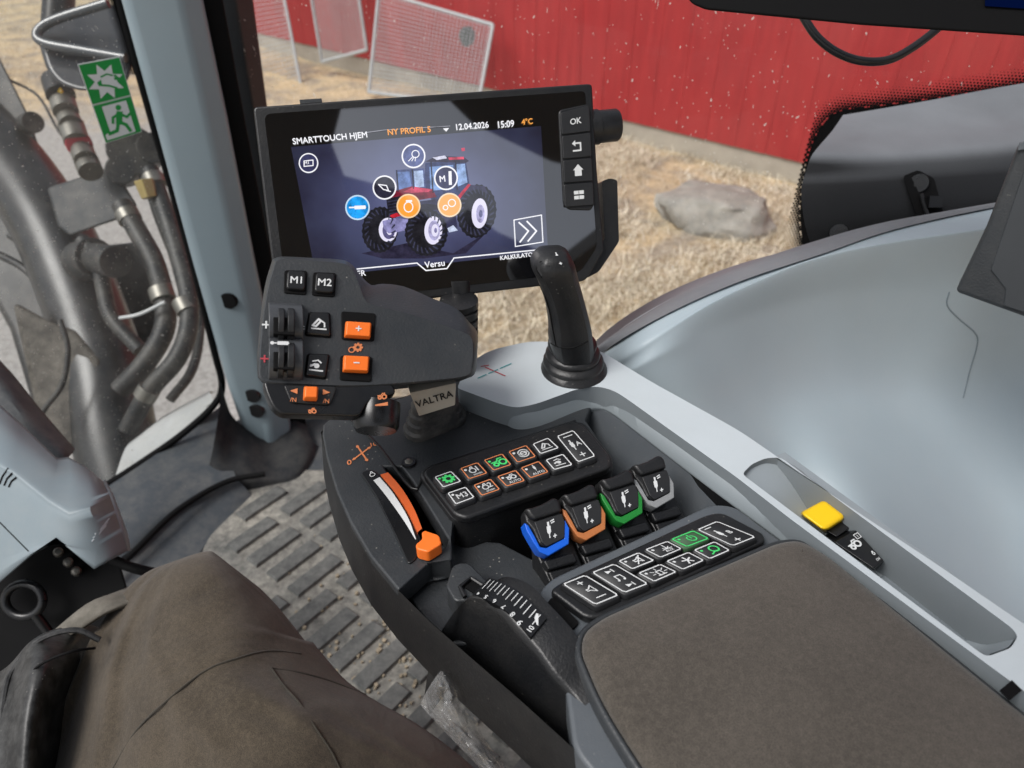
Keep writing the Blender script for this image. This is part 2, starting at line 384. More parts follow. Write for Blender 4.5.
mb.loft(rings, cush_m, cap0=False, cap1=True); put(mb, 'cushion', con, ang=80)
# light grey front plate and side rail, with the switch channel cut through it
outer = [(457, 388), (468, 364), (490, 350), (530, 341), (575, 343), (601, 351), (650, 381), (740, 431), (850, 507), (935, 563), (1024, 624), (1150, 708), (1190, 812), (1024, 691), (981, 659.5), (880, 585), (790, 518.5), (735, 476), (662, 424), (630, 401), (615, 391), (598, 386), (580, 388), (536, 404), (516, 408), (500, 404)]
lip_t = [(500, 404), (516, 408), (536, 404), (580, 388), (598, 386), (615, 391), (630, 401), (662, 424), (735, 476), (790, 518.5), (880, 585), (981, 659.5), (1190, 812)]
lip_b = [(502, 424), (518, 431), (542, 427), (582, 411), (601, 409), (614, 415), (630, 427), (687, 471), (732, 505), (792, 549), (880, 617), (962, 679), (1150, 822)]
chan = [(742, 474), (752, 464), (766, 458), (781, 457.5), (1012, 628), (1018, 636), (1011, 648), (986, 657)]
mb = MB(); mb.plate(rpoly(PZ(outer, .722), [.004, .01]+[.012]*9+[.0]*2+[.006]*6+[.03]*7, 4), [rpoly(PZ(chan, .722), .004, 3)], Vector((0, 0, -.034)), rail_m, plastic('rail_side_shaded', srgb(118, 125, 129), .5, gs=.15, dust=.1, var=.04, dustc=(.25, .24, .22)))  # side faces: darker copy of the rail plastic standing in for shade
put(mb, 'side_rail', con, bevel=.0022, seg=4, ang=50)
side_m = plastic('rail_lip_shaded', srgb(128, 136, 140), .48, gs=.15, dust=.1, var=.04, dustc=(.25, .24, .22))  # lip is the rail plastic again, its shade painted into the colour
la = smoothline([Z(x, y, .7195) for x, y in lip_t], 5); lb = smoothline([Z(x, y, .6985) for x, y in lip_b], 5)
mb = MB(); mb.grid([[p+RGT*.002-UP*.001 for p in la], [a*.96+b*.04 for a, b in zip(la, lb)], [a*.06+b*.94 for a, b in zip(la, lb)], lb, [p+RGT*.004-UP*.005 for p in lb]], side_m); put(mb, 'rail_lip', con, ang=80)
ch_m = plastic('channel_shaded_plastic', srgb(142, 150, 155), .5, gs=.15, dust=.12, var=.04, dustc=(.3, .29, .27))  # rail plastic darkened so the channel carries painted shade
fl = PZ([(735, 470), (785, 452), (1030, 630), (1010, 668), (980, 668)], .6885)
mb = MB(); mb.slab(fl, Vector((0, 0, -.004)), ch_m)
mb.slab(rpoly(PZ([(880, 577), (897, 567), (981, 637), (966, 648)], .6895), .001), Vector((0, 0, -.001)), plastic('channel_lid', srgb(118, 126, 131), .5, gs=.15))
e = PZ([(742, 473), (778, 459), (800, 485), (768, 500)], .7); put(mb, 'channel_floor', con, bevel=.0005)
cr = rpoly(PZ(chan, .7195), .004, 3); cc_ = sum(cr, Vector())/len(cr)
mb = MB(); mb.loft([inset(cr, .0008, 0), inset(cr, .0022, -.0305)], ch_m, cap0=False, cap1=False); put(mb, 'channel_wall', con)
mb = MB(); s0 = [Z(739, 476, .7165), Z(758, 463, .7175), Z(781, 458, .7165)]; s1 = [Z(800, 540, .689), Z(818, 515, .689), Z(818, 489, .689)]
mb.grid(patch([s0, [a*.5+b*.5+UP*.004 for a, b in zip(s0, s1)], s1], 4, 4), ch_m); put(mb, 'channel_end', con); mb = MB()
s0 = [Z(979, 659, .7175), Z(1006, 650, .718), Z(1015, 636, .7165)]; s1 = [Z(940, 660, .689), Z(968, 638, .689), Z(992, 612, .689)]
mb.grid(patch([s0, [a*.5+b*.5-UP*.006 for a, b in zip(s0, s1)], s1], 4, 4), ch_m); put(mb, 'channel_end', con)
mb = MB(); q = Quad(mb, Z(474, 369, .722), Z(510, 360, .722), Z(514, 376, .722), Z(480, 384, .722), .0006)
q.stroke([(.3, .9), (.75, .1)], .05, red_p); q.stroke([(.0, .35), (.25, .45)], .05, teal_p); q.stroke([(.33, .48), (.6, .58)], .05, teal_p); q.stroke([(.68, .62), (1, .74)], .05, teal_p)
q.stroke([(-.2, .95), (.0, .98)], .05, red_p); q.stroke([(.2, 1.02), (.4, .98)], .05, red_p); put(mb, 'rail_print', con)
mb = MB(); mb.slab(PZ([(1000, 690), (1012, 680), (1022, 690), (1010, 700)], .7228), Vector((0, 0, -.001)), void); put(mb, 'rail_slot', con)

# hump beside the armrest that houses the dial
rl = [(436, 640, .668), (446, 624, .69), (457, 609, .705), (472, 598, .714), (496, 605, .717), (517, 627, .715), (538, 651, .712), (553, 672, .708), (575, 698, .702), (600, 735, .70), (640, 790, .70)]
ridge = smoothline([Z(*p) for p in rl], 5)
mb = MB()
mb.grid([[p-RGT*.012-UP*.085 for p in ridge], [p-RGT*.014-UP*.055 for p in ridge], [p-RGT*.009-UP*.03 for p in ridge], [p-RGT*.0015-UP*.006 for p in ridge], ridge, [p+RGT*.002+UP*.001 for p in ridge], [p+RGT*.026+UP*.001 for p in ridge], [p+RGT*.027-UP*.03 for p in ridge]], black)
put(mb, 'dial_hump', con, ang=50)

mb = MB(); mb.slab(rpoly(PZ([(547, 603), (552, 597), (560, 603), (579, 622), (573, 629), (560, 628)], .7045), .002), Vector((0, 0, -.002)), void); put(mb, 'deck_pocket', con)

# ================================================================== DIAL
dial = thing('thumbwheel', 'black thumbwheel with white ticks numbered up to 10 beside the armrest cushion', 'thumbwheel', Z(515, 620, .70))
a = [Z(*p) for p in [(473, 594, .7155), (490, 601, .7185), (510, 614, .7185), (531, 637, .717)]]; b = [p+(RGT*.9+FWD*.25).normalized()*.0165 for p in a]
sa = smoothline(a, 6); sb = smoothline(b, 6)
mb = MB(); mb.grid([[p-UP*.012 for p in sa], sa, sb, [p-UP*.02 for p in sb]], black_gloss); put(mb, 'wheel', dial, ang=50)
mb = MB(); nn = (sa[9]-sa[8]).cross(sb[8]-sa[8]).normalized(); nn = nn if nn.z > 0 else -nn
def dpt(t, w): 
    k = t*(len(sa)-1); i = min(int(k), len(sa)-2); f = k-i
    return (sa[i]*(1-f)+sa[i+1]*f)*(1-w)+(sb[i]*(1-f)+sb[i+1]*f)*w+UP*.0006
for i in range(13):
    t = .06+i*.072; l0 = .45 if i % 2 else .36; w = .010
    mb.face([dpt(t, l0), dpt(t+w, l0), dpt(t+w, .9), dpt(t, .9)], white)
for i, ch in enumerate('45678'):
    t = .05+i*.155; p0 = dpt(t+.07, .12); p1 = dpt(t+.07, .34); P = dpt(t, .1)
    text(mb, ch, dpt(t+.055, .14), dpt(t+.012, .14), nn, white, 1.0, .0004)
text(mb, '9', dpt(.85, .14), dpt(.807, .14), nn, white, 1, .0004); text(mb, '10', dpt(.975, .1), dpt(.975, .34), nn, white, 1, .0004)
mb.face([dpt(.965, .5), dpt(.985, .52), dpt(.905, .86), dpt(.885, .8), dpt(.9, .62)], white)
put(mb, 'scale', dial)
mb = MB(); tab = PZ([(446, 586), (452, 566), (460, 562), (470, 563), (494, 588), (484, 592), (474, 594), (470, 600), (455, 601)], .7)
mb.slab(rpoly(tab, .003), Vector((0, 0, -.022)), charcoal); put(mb, 'tab', dial, bevel=.0015)
mb = MB(); mb.slab(PZ([(463, 586), (470, 580), (482, 588), (475, 594)], .7012), Vector((0, 0, -.001)), void); put(mb, 'tab_window', dial)
mb = MB(); mb.tube(PZ([(465, 597), (460, 587), (471, 578), (484, 586)], .7025), .0016, black_gloss, 8); put(mb, 'tab_loop', dial)

# ================================================================== HAND THROTTLE
T = crop(330, 430, .1823)
thr = thing('throttle_slider', 'orange hand throttle slider beside a curved white wedge scale', 'throttle', Z(420, 530, .69))
mb = MB(); mb.slab(rpoly(PZ(T((165, 232), (225, 212), (268, 238), (340, 310), (430, 470), (490, 600), (480, 700), (430, 740), (350, 560), (250, 360)), .7015), .004), Vector((0, 0, -.012)), black_gloss); put(mb, 'scale_panel', thr, bevel=.001)
mb = MB(); L1 = smoothline(PZ(T((238, 276), (310, 365), (400, 490), (468, 600)), .7022), 6); L2 = smoothline(PZ(T((272, 258), (345, 345), (425, 475), (472, 598)), .7022), 6); mb.grid([L1, L2], white)
q = Quad(mb, *PZ(T((205, 238), (240, 225), (258, 250), (222, 268)), .7015), eps=.0007); i_drop(q, .5, .5, .42, white, .1); put(mb, 'scale_print', thr)
mb = MB(); L1 = smoothline(PZ(T((275, 240), (300, 232), (318, 236)), .7), 4)
A0 = smoothline(PZ(T((278, 244), (365, 350), (430, 455), (480, 560)), .703), 6); A1 = smoothline(PZ(T((318, 232), (392, 318), (460, 430), (505, 540)), .703), 6)
mb.grid([[p-UP*.02 for p in A0], A0, A1, [p-UP*.02 for p in A1]], orange_dk); put(mb, 'slide_arc', thr, ang=30)
mb = MB(); kt = PZ(T((455, 625), (500, 590), (512, 572), (500, 545), (600, 570), (618, 628), (545, 682), (462, 660)), .713)
kt2 = PZ(T((455, 625), (500, 590), (512, 572), (498, 535), (520, 532), (605, 575), (600, 590), (530, 655)), .7145)
mb.slab(rpoly(PZ(T((468, 626), (508, 594), (502, 560), (520, 548), (592, 572), (602, 584), (612, 622), (538, 668), (476, 652)), .712), .002), Vector((0, 0, -.011)), orange); put(mb, 'knob', thr, bevel=.002, seg=4)

# ================================================================== KEYPADS
def keypad(name, label, tray, zt, keys, zk, tray_r):
    root = thing(name, label, 'keypad', sum(PZ(tray, zt), Vector())/len(tray)-UP*.01)
    mb = MB(); mb.slab(rpoly(PZ(tray, zt), tray_r), Vector((0, 0, -.008)), black); put(mb, 'tray', root, bevel=.0025, seg=4)
    for lab, quad, border, face_m, draw in keys:
        c = sum((Vector(p) for p in quad), Vector((0, 0)))/4
        P = PZ(quad, zk); mb = MB()
        ctr2 = sum(P, Vector())/4
        G = [p+(p-ctr2).normalized()*.0018 for p in P]
        mb.loft([[p-UP*.004+(p-ctr2)*.05 for p in rpoly(G, .003, 4)], [p-UP*.0006 for p in rpoly(G, .003, 4)], [p*1 for p in rpoly([p-(p-ctr2).normalized()*.0006 for p in G], .003, 4)]], face_m)
        tl, tr, br, bl = [p-(p-ctr2).normalized()*.0008 for p in P]
        q = Quad(mb, tl, tr, br, bl, .0004)
        V = (tl-bl).length
        q.stroke([(.06, .0), (.94, 0), (1, .06), (1, .94), (.94, 1), (.06, 1), (0, .94), (0, .06)], .00085/V, border, True)
        q.e += .0001
        draw(q); put(mb, 'key', root, ang=60, label=lab)
    return root
W_, G_, O_ = white, green_p, orange_p
def led(q, m): q.disc(.15, .74, .085*min(1, q.asp), m, 10)
def k_gear(q): led(q, G_); i_gear(q, .56, .5, .3, G_, .09)
def k_n(n):
    def f(q): led(q, W_); i_drop(q, .46, .58, .25, grey_print, .07); q.text(n, .74, .6, .42, grey_print); q.text('n/min', .58, .17, .17, grey_print)
    return f
def k_wheels(q): led(q, G_); i_tractor(q, .58, .45, .34, G_, .08)
def k_hub(q): led(q, W_); q.ring(.58, .5, .16, .08, grey_print); q.ring(.58, .5, .3, .07, grey_print, a0=20, a1=160); q.ring(.58, .5, .3, .07, grey_print, a0=200, a1=340); q.stroke([(.3, .5), (.86, .5)], .06, grey_print)
def k_b1(q): i_bucket(q, .5, .48, .32, grey_print, .07)
def k_b2(q): i_bucket2(q, .5, .5, .32, grey_print, .07)
def k_m3(q): led(q, W_); q.text('M3', .56, .48, .42, grey_print)
def k_auto(tr):
    def f(q):
        led(q, W_)
        if tr: i_tractor(q, .56, .6, .24, grey_print, .06)
        else: i_valve(q, .56, .62, .24, grey_print)
        q.text('AUTO', .56, .18, .2, grey_print)
    return f
def k_val(s):
    def f(q):
        i_minus(q, .5, .88, .12, grey_print, .03); i_valve(q, .38, .55, .17, grey_print); q.text(s, .72, .55, .15, grey_print); i_plus(q, .5, .17, .07, grey_print, .03)
    return f
K = crop(430, 420, .166)
def kq(*p): return K(*p)
keys1 = [
 ('green gear key', kq((25, 345), (128, 308), (190, 372), (78, 410)), W_, keyblack, k_gear),
 ('orange bordered key with number 1', kq((180, 293), (288, 255), (348, 322), (234, 360)), O_, keyblack, k_n('1')),
 ('orange bordered key with green tractor sign', kq((322, 243), (436, 203), (492, 272), (382, 308)), O_, keyblack, k_wheels),
 ('orange bordered key with white hub sign', kq((470, 192), (580, 152), (640, 222), (526, 260)), O_, keyblack, k_hub),
 ('white bordered key with raised loader sign', kq((616, 146), (712, 108), (778, 170), (664, 208)), W_, keyblack, k_b1),
 ('M3 key', kq((103, 442), (216, 403), (270, 468), (154, 512)), W_, keyblack, k_m3),
 ('orange bordered key with number 2', kq((260, 394), (366, 355), (424, 420), (310, 460)), O_, keyblack, k_n('2')),
 ('orange bordered AUTO key with tractor sign', kq((402, 342), (518, 302), (574, 368), (460, 404)), O_, keyblack, k_auto(True)),
 ('orange bordered AUTO key with small wheel sign', kq((544, 290), (656, 248), (716, 316), (604, 354)), O_, keyblack, k_auto(False)),
 ('white bordered key with tipping loader sign', kq((694, 242), (802, 205), (860, 272), (746, 304)), W_, keyblack, k_b2),
 ('tall key with valve sign and letter A', kq((762, 98), (862, 62), (998, 220), (892, 258)), W_, keyblack, k_val('A'))]
pad1 = keypad('button_keypad', 'black keypad with orange bordered keys and an M3 key behind the coloured levers', [(422, 472), (431, 465), (569, 422), (582, 422), (610, 455), (611, 467), (466, 518), (454, 514)], .712, keys1, .7165, .012)
def k_vol(q): i_plus(q, .5, .82, .07, W_, .03); q.stroke([(.36, .47), (.46, .47), (.64, .37), (.64, .63), (.46, .53), (.36, .53)], .028, W_, True); i_minus(q, .5, .17, .13, W_, .03)
def k_mus(q):
    for y, s in ((.82, 1), (.17, 1)):
        q.poly([(.35, y-.06*s), (.35, y+.06*s), (.6, y)][::-1], W_); q.e += 1e-5; q.stroke([(.64, y-.06), (.64, y+.06)], .03, W_)
    q.stroke([(.4, .42), (.4, .6), (.65, .6), (.65, .42)], .03, W_); q.disc(.35, .41, .03, W_, 8); q.disc(.6, .41, .03, W_, 8)
def k_mute(q): led(q, W_); q.stroke([(.42, .42), (.54, .42), (.72, .25), (.72, .75), (.54, .58), (.42, .58)], .07, W_, True); q.stroke([(.4, .15), (.85, .85)], .07, W_)
def k_down(q): led(q, W_); q.text('AUX', .62, .25, .2, W_); q.stroke([(.42, .42), (.82, .42)], .06, W_); q.stroke([(.62, .85), (.62, .42)], .06, W_); q.stroke([(.5, .58), (.62, .42), (.74, .58)], .06, W_)
def k_pow(q): led(q, G_); q.ring(.56, .48, .25, .07, G_, a0=120, a1=420); q.stroke([(.56, .48), (.56, .85)], .07, G_)
def k_beac(q):
    led(q, W_); q.stroke([(.48, .25), (.48, .6), (.66, .6), (.66, .25)], .07, W_); q.stroke([(.4, .22), (.74, .22)], .07, W_)
    for x, y, dx, dy in ((.4, .6, -.1, .1), (.57, .7, 0, .16), (.74, .6, .1, .1), (.38, .42, -.12, 0), (.76, .42, .12, 0)): q.stroke([(x, y), (x+dx, y+dy)], .05, W_)
def k_fan(q):
    led(q, W_)
    for a in range(5): q.stroke([(.58, .48), (.58+.3*math.cos(a*1.2566+.4)/q.asp, .48+.32*math.sin(a*1.2566+.4))], .09, W_)
def k_mir(q): led(q, G_); q.ring(.62, .55, .26, .09, G_); q.stroke([(.3, .2), (.55, .35), (.72, .3)], .08, G_)
def k_valB(q): i_minus(q, .32, .9, .1, W_, .03); i_valve(q, .35, .55, .17, W_); q.text('B', .68, .5, .15, W_); i_plus(q, .45, .14, .07, W_, .03)
K2 = crop(545, 515, .21484)
keys2 = [
 ('volume key', K2((80, 322), (184, 278), (345, 375), (236, 422)), W_, keyblack, k_vol),
 ('music track key', K2((216, 268), (320, 226), (482, 322), (372, 366)), W_, keyblack, k_mus),
 ('key with crossed loudspeaker sign', K2((340, 216), (436, 174), (510, 212), (404, 256)), W_, keyblack, k_mute),
 ('AUX key', K2((464, 163), (570, 121), (638, 158), (536, 202)), W_, keyblack, k_down),
 ('green lit power key', K2((586, 114), (690, 72), (764, 110), (658, 152)), G_, greenkey, k_pow),
 ('beacon key', K2((432, 272), (538, 228), (614, 266), (506, 314)), W_, keyblack, k_beac),
 ('fan key', K2((562, 217), (668, 172), (742, 212), (640, 258)), W_, keyblack, k_fan),
 ('key with green lamp sign', K2((690, 165), (790, 123), (862, 165), (766, 208)), W_, keyblack, k_mir),
 ('wide key with valve sign and letter B', K2((706, 69), (798, 28), (982, 104), (876, 148)), W_, keyblack, k_valB)]
pad2 = keypad('button_keypad', 'black keypad with white bordered keys and one green lit key above the brown cushion', [(549, 590), (560, 582), (706, 514), (722, 511), (764, 533), (766, 541), (600, 618), (585, 617)], .710, keys2, .7145, .010)

# ================================================================== SWITCH IN THE RAIL
sw = thing('safety_switch', 'yellow capped rocker switch in the channel of the grey rail', 'switch', Z(835, 535, .697))
S = crop(740, 430, .3515)
mb = MB(); mb.loft([PZ(S((165, 238), (245, 295), (305, 262), (240, 200)), .690), PZ(S((170, 236), (240, 288), (302, 246), (240, 198)), .714)], yellow)
put(mb, 'yellow_cap', sw, bevel=.0035, seg=4)
mb = MB(); mb.loft([PZ(S((240, 300), (385, 400), (412, 372), (318, 262)), .6895), PZ(S((268, 318), (380, 394), (408, 372), (330, 286)), .709)], black_gloss)
mb.loft([PZ(S((238, 284), (280, 310), (325, 280), (290, 250)), .6895), PZ(S((244, 286), (276, 304), (316, 276), (286, 258)), .706)], black)
q = Quad(mb, *PZ(S((276, 316), (330, 286), (408, 372), (380, 394)), .709), eps=.0006)
i_tractor(q, .42, .70, .13, white, .035); q.stroke([(.72, .78), (.95, .78), (.95, .92), (.72, .92)], .02, white, True)
q.text('1', .835, .85, .08, white); q.text('ON', .72, .10, .07, white); i_drop(q, .78, .28, .05, white, .025); put(mb, 'rocker', sw, bevel=.0008)

# ================================================================== FOUR LEVERS
LV = crop(500, 440, .2148)
p0 = Z(546, 527, .715); lx = (Z(652, 484, .715)-p0).normalized()
vw = (CAM-p0).normalized(); ln = (vw-lx*vw.dot(lx)+UP*.22-lx*.05).normalized()
def lp(pts, d=0): return [PL(x, y, p0+ln*d, ln) for x, y in LV(*pts)]
lever_labels = ['black lever with a blue band, first in the row by the thumbwheel', 'black lever with a copper brown band between the blue and green ones', 'black lever with a green band, third in the row', 'black lever with a grey band, last in the row next to the rail']
lev = thing('hydraulic_lever', lever_labels[0], 'lever', Z(560, 590, .63), 'four colour coded levers in the console bay')
mb = MB()
front = lp([(112, 330), (140, 326), (185, 312), (222, 292), (248, 275), (272, 286), (284, 330), (298, 380), (300, 455), (214, 502), (182, 490), (150, 420), (118, 380)])
mb.loft([off(front, -ln*.015), off(front, -ln*.003), [p-(p-sum(front, Vector())/len(front))*.05 for p in front]], black)
sad = lp([(110, 324), (140, 322), (186, 306), (226, 284), (248, 271), (274, 286), (286, 338), (222, 358), (154, 380), (128, 362)])
c0 = sum(sad, Vector())/len(sad); mb.loft([off(sad, -ln*.014), off(sad, ln*.0015), [p*.9+c0*.1+ln*.0045 for p in sad]], black)
put(mb, 'cap', lev, bevel=.002, seg=3)
fp = rpoly(lp([(158, 384), (226, 362), (286, 344), (299, 384), (297, 458), (216, 498), (192, 478)]), .0012)
mb = MB(); mb.loft([off(fp, -ln*.004), off(fp, ln*.0018)], keyblack)
q = Quad(mb, *lp([(195, 385), (258, 368), (262, 455), (212, 470)], .0018), eps=.0005)
i_valve(q, .42, .5, .4, white); q.stroke([(.62, .95), (.85, 1.0)], .06, white); q.stroke([(.66, .84), (.88, .89)], .06, white); i_plus(q, .88, .12, .09, white, .06); put(mb, 'face_plate', lev, bevel=.0006)
band = lp([(112, 385), (132, 398), (162, 450), (186, 498), (214, 504), (296, 460), (298, 385), (302, 372), (322, 412), (320, 485), (226, 540), (182, 522), (150, 470), (122, 420)])
mb = MB(); mb.slab(off(band, ln*.0008), -ln*.014, blue_m); put(mb, 'colour_band', lev, bevel=.0012)
sh = [lp([(140, 470), (330, 440), (350, 500), (165, 540)], -.016), lp([(165, 545), (345, 500), (400, 620), (230, 665)], -.012)]
mb = MB(); top_ = sh[0]; bot_ = sh[1]
mb.loft([[bot_[0]-UP*.06, bot_[1]-UP*.06, bot_[2]-UP*.06, bot_[3]-UP*.06], [top_[0], top_[1], bot_[2], bot_[3]]], black)
st = lp([(200, 560), (345, 520), (365, 570), (225, 610)], -.006); mb.slab(st, -ln*.02, black); st = lp([(222, 612), (368, 574), (392, 630), (245, 668)], -.009); mb.slab(st, -ln*.02, black)
put(mb, 'shaft', lev, bevel=.002)
lev_pos = [(546, 527), (583, 512.5), (620.5, 497), (652.5, 482)]
bands = [blue_m, bronze_m, green_m, silver_m]
for i in (1, 2, 3):
    t = Z(*lev_pos[i], .715)-p0
    r = lev.copy(); COL.objects.link(r); r.location = lev.location+t; r['label'] = lever_labels[i]
    for ch in list(lev.children):
        c = ch.copy(); COL.objects.link(c); c.parent = r
        if ch.name.startswith('colour_band'):
            c.data = ch.data.copy(); c.data.materials.clear(); c.data.materials.append(bands[i])

# ================================================================== MULTIFUNCTION DRIVE LEVER
J = crop(240, 240, .2734)
f1, f2, f3 = D(320, 400, .470), D(320, 260, .500), D(470, 340, .520)
fn = (f3-f1).cross(f2-f1).normalized()
if fn.dot(CAM-f1) < 0: fn = -fn
def jp(pts, d=0): return [PL(x, y, f1+fn*d, fn) for x, y in J(*pts)]
dl = thing('drive_lever', 'big black control lever with orange buttons and M1 and M2 keys', 'joystick', Z(435, 432, .70))
fr = [(128, 74), (160, 66), (260, 72), (360, 80), (398, 92), (418, 118), (436, 165), (455, 212), (490, 238), (640, 275), (800, 330), (850, 356), (858, 400), (852, 470), (830, 500), (700, 516), (500, 532), (360, 535), (200, 528), (80, 515), (70, 440), (78, 320), (98, 180)]
bk = [(120, 76), (155, 62), (262, 66), (370, 72), (410, 90), (440, 128), (480, 165), (520, 160), (600, 170), (700, 212), (790, 250), (838, 300), (868, 340), (866, 420), (862, 480), (830, 506), (700, 522), (500, 545), (360, 550), (200, 545), (80, 520), (66, 440), (74, 310)]
bk[22] = (92, 180)
back = smoothline(jp(bk, -.03)+[jp(bk, -.03)[0]], 3)[:-1]; frnt = smoothline(jp(fr)+[jp(fr)[0]], 3)[:-1]
cf = sum(frnt, Vector())/len(frnt); cb = sum(back, Vector())/len(back)
mb = MB()
face_in = [p*.985+cf*.015 for p in frnt]
mid = [a*.55+b*.45+(b-cb).normalized()*.0012 for a, b in zip(frnt, back)]
end1 = [p*.96+cb*.04-fn*.014 for p in back]; end2 = [p*.85+cb*.15-fn*.024 for p in back]
mb.loft([end2, end1, back, mid, [p-fn*.0012 for p in frnt], face_in], charcoal)
put(mb, 'grip', dl, ang=32)
chin = [(80, 512), (200, 524), (360, 533), (560, 524), (574, 560), (500, 580), (470, 592), (440, 640), (420, 644), (150, 636), (118, 612), (96, 566)]
mb = MB(); ch = rpoly(jp(chin, -.001), .004, 4); mb.loft([off(ch, -fn*.013), off(ch, -fn*.002), [p*.985+sum(ch, Vector())/len(ch)*.015 for p in ch]], black_gloss); put(mb, 'lower_housing', dl, bevel=.0015)
def jquad(mb, pts, d, eps=.0005): return Quad(mb, *jp(pts, d), eps=eps)
def jkey(name, pts, m, h, draw=None, r=.0015, lab=None, inset_=.9):
    mb = MB(); P = rpoly(jp(pts), r, 4); c = sum(P, Vector())/len(P)
    mb.loft([off(P, -fn*.004), off(P, fn*h*.7), [p*inset_+c*(1-inset_)+fn*h for p in P]], m)
    if draw:
        q = Quad(mb, *[p*.88+c*.12+fn*h for p in jp(pts)], eps=.0004); draw(q)
    return put(mb, name, dl, bevel=.0005, seg=2, label=lab)
# bezels round the keys
def bez(pts, m, h=.0012, r=.002):
    mb = MB(); P = rpoly(jp(pts), r, 4); mb.slab(off(P, fn*h), -fn*.004, m); return put(mb, 'bezel', dl, bevel=.0006, seg=2)
bez([(162, 112), (246, 114), (243, 202), (160, 196)], void); bez([(267, 119), (352, 122), (347, 210), (262, 204)], void)
jkey('macro_key', [(172, 120), (240, 122), (237, 192), (168, 187)], black_gloss, .004, lambda q: q.text('M1', .5, .5, .42, white, bold=.012), .0025, 'key marked M1')
jkey('macro_key', [(276, 127), (346, 130), (341, 202), (270, 197)], black_gloss, .004, lambda q: q.text('M2', .5, .5, .42, white, bold=.012), .0025, 'key marked M2')
for nm, pts, dr in (('key marked with raised loader sign', [(254, 268), (326, 270), (330, 356), (240, 348)], lambda q: i_bucket(q, .5, .45, .3, white, .07)), ('key marked with tipping loader sign', [(248, 420), (325, 422), (312, 508), (238, 498)], lambda q: i_bucket2(q, .48, .45, .3, white, .07))):
    P = J(*pts); c = [sum(t)/4 for t in zip(*pts)]
    bez([(c[0]+(x-c[0])*1.1, c[1]+(y-c[1])*1.08) for x, y in pts], void)
    jkey('loader_key', pts, black_gloss, .003, dr, .002, nm)
bez([(370, 262), (496, 270), (490, 372), (372, 366)], void); bez([(366, 424), (484, 428), (480, 520), (364, 514)], void)
jkey('orange_key', [(384, 306), (478, 312), (474, 366), (380, 360)], orange, .006, lambda q: i_plus(q, .5, .5, .17, white, .09), .001, 'orange key with plus sign')
jkey('orange_key', [(376, 430), (470, 434), (466, 490), (374, 486)], orange, .006, lambda q: i_minus(q, .5, .5, .17, white, .09), .001, 'orange key with minus sign')
# thumb rollers
roll_m = plastic('roller_housing_plastic', srgb(64, 66, 69), .3, gs=.05)
for cy in (313, 440):
    mb = MB(); a, b = jp([(104, cy), (226, cy+3)], -.004); mb.cyl(a, b, .0155, .0155, roll_m, 32)
    s = put(mb, 'roller_housing', dl, bevel=.0006)
    mb = MB()
    for u0, u1, d in ((122, 200, .0128),):
        P = jp([(u0, cy-32), (u1, cy-29), (u1, cy+35), (u0, cy+30)], d); mb.slab(P, -fn*.006, void)
    for u0, u1 in ((138, 160), (172, 196)):
        a, b = jp([(u0, cy), (u1, cy+1)], .004); mb.cyl(a, b, .0118, .0118, keyblack, 28)
    put(mb, 'thumb_roller', dl, bevel=.0006)
mb = MB()
for pts, fnc in ((([(84, 296), (108, 297), (107, 326), (83, 325)]), lambda q: i_plus(q, .5, .5, .4, white, .2)), (([(212, 306), (238, 307), (237, 334), (211, 333)]), lambda q: (q.stroke([(.1, .7), (.9, .6)], .13, white), q.stroke([(.1, .35), (.9, .25)], .13, white))),
                 (([(116, 364), (182, 366), (181, 392), (115, 390)]), lambda q: (q.stroke([(0, .5), (.95, .5)], .16, white), q.stroke([(.4, .5), (.85, .5)], .5, white), q.disc(.03, .5, .25, white, 8))),
                 (([(78, 420), (102, 421), (101, 450), (77, 449)]), lambda q: i_plus(q, .5, .5, .4, red_p, .2)), (([(206, 432), (230, 433), (229, 460), (205, 459)]), lambda q: (q.stroke([(.1, .7), (.9, .6)], .13, red_p), q.stroke([(.1, .3), (.9, .2)], .13, red_p))),
                 (([(398, 378), (448, 380), (445, 416), (396, 414)]), lambda q: (i_gear(q, .68, .6, .36, orange_p, .12), q.ring(.22, .32, .26, .1, orange_p)))):
    d = .0125 if pts[0][0] < 120 and pts[0][1] == 364 else .0
    mb = MB(); fnc(jquad(mb, pts, d, .0006)); put(mb, 'grip_symbol', dl)
mb = MB(); P = rpoly(jp([(158, 530), (356, 538), (330, 604), (186, 596)], .0), .003); mb.slab(off(P, fn*.0012), -fn*.004, black); put(mb, 'rocker_plate', dl, bevel=.0008)
jkey('direction_rocker', [(232, 544), (284, 546), (281, 592), (230, 590)], orange, .008, None, .001, 'orange direction rocker', .8)
mb = MB()
q = jquad(mb, [(180, 540), (212, 542), (210, 600), (178, 598)], .0015); q.poly([(.1, .8), (.95, .62), (.95, .98)], orange_p); q.text('/N', .5, .25, .26, orange_p)
put(mb, 'housing_symbol', dl); mb = MB(); q = jquad(mb, [(300, 545), (332, 547), (330, 605), (298, 603)], .0015); q.poly([(.95, .8), (.1, .98), (.1, .62)], orange_p); q.text('/N', .5, .25, .26, orange_p)
put(mb, 'housing_symbol', dl); mb = MB(); q = jquad(mb, [(245, 612), (285, 614), (284, 640), (244, 638)], .0); i_tractor(q, .5, .5, .4, orange_p, .12)
put(mb, 'housing_symbol', dl); mb = MB(); q = jquad(mb, [(500, 556), (540, 554), (540, 590), (500, 592)], .0); i_tractor(q, .5, .5, .34, orange_p, .1)
put(mb, 'housing_symbol', dl); mb = MB(); q = jquad(mb, [(494, 595), (540, 593), (540, 606), (494, 608)], .0045); q.poly([(0, .0), (1, .0), (1, 1), (0, .4)], orange_p); put(mb, 'housing_symbol', dl)
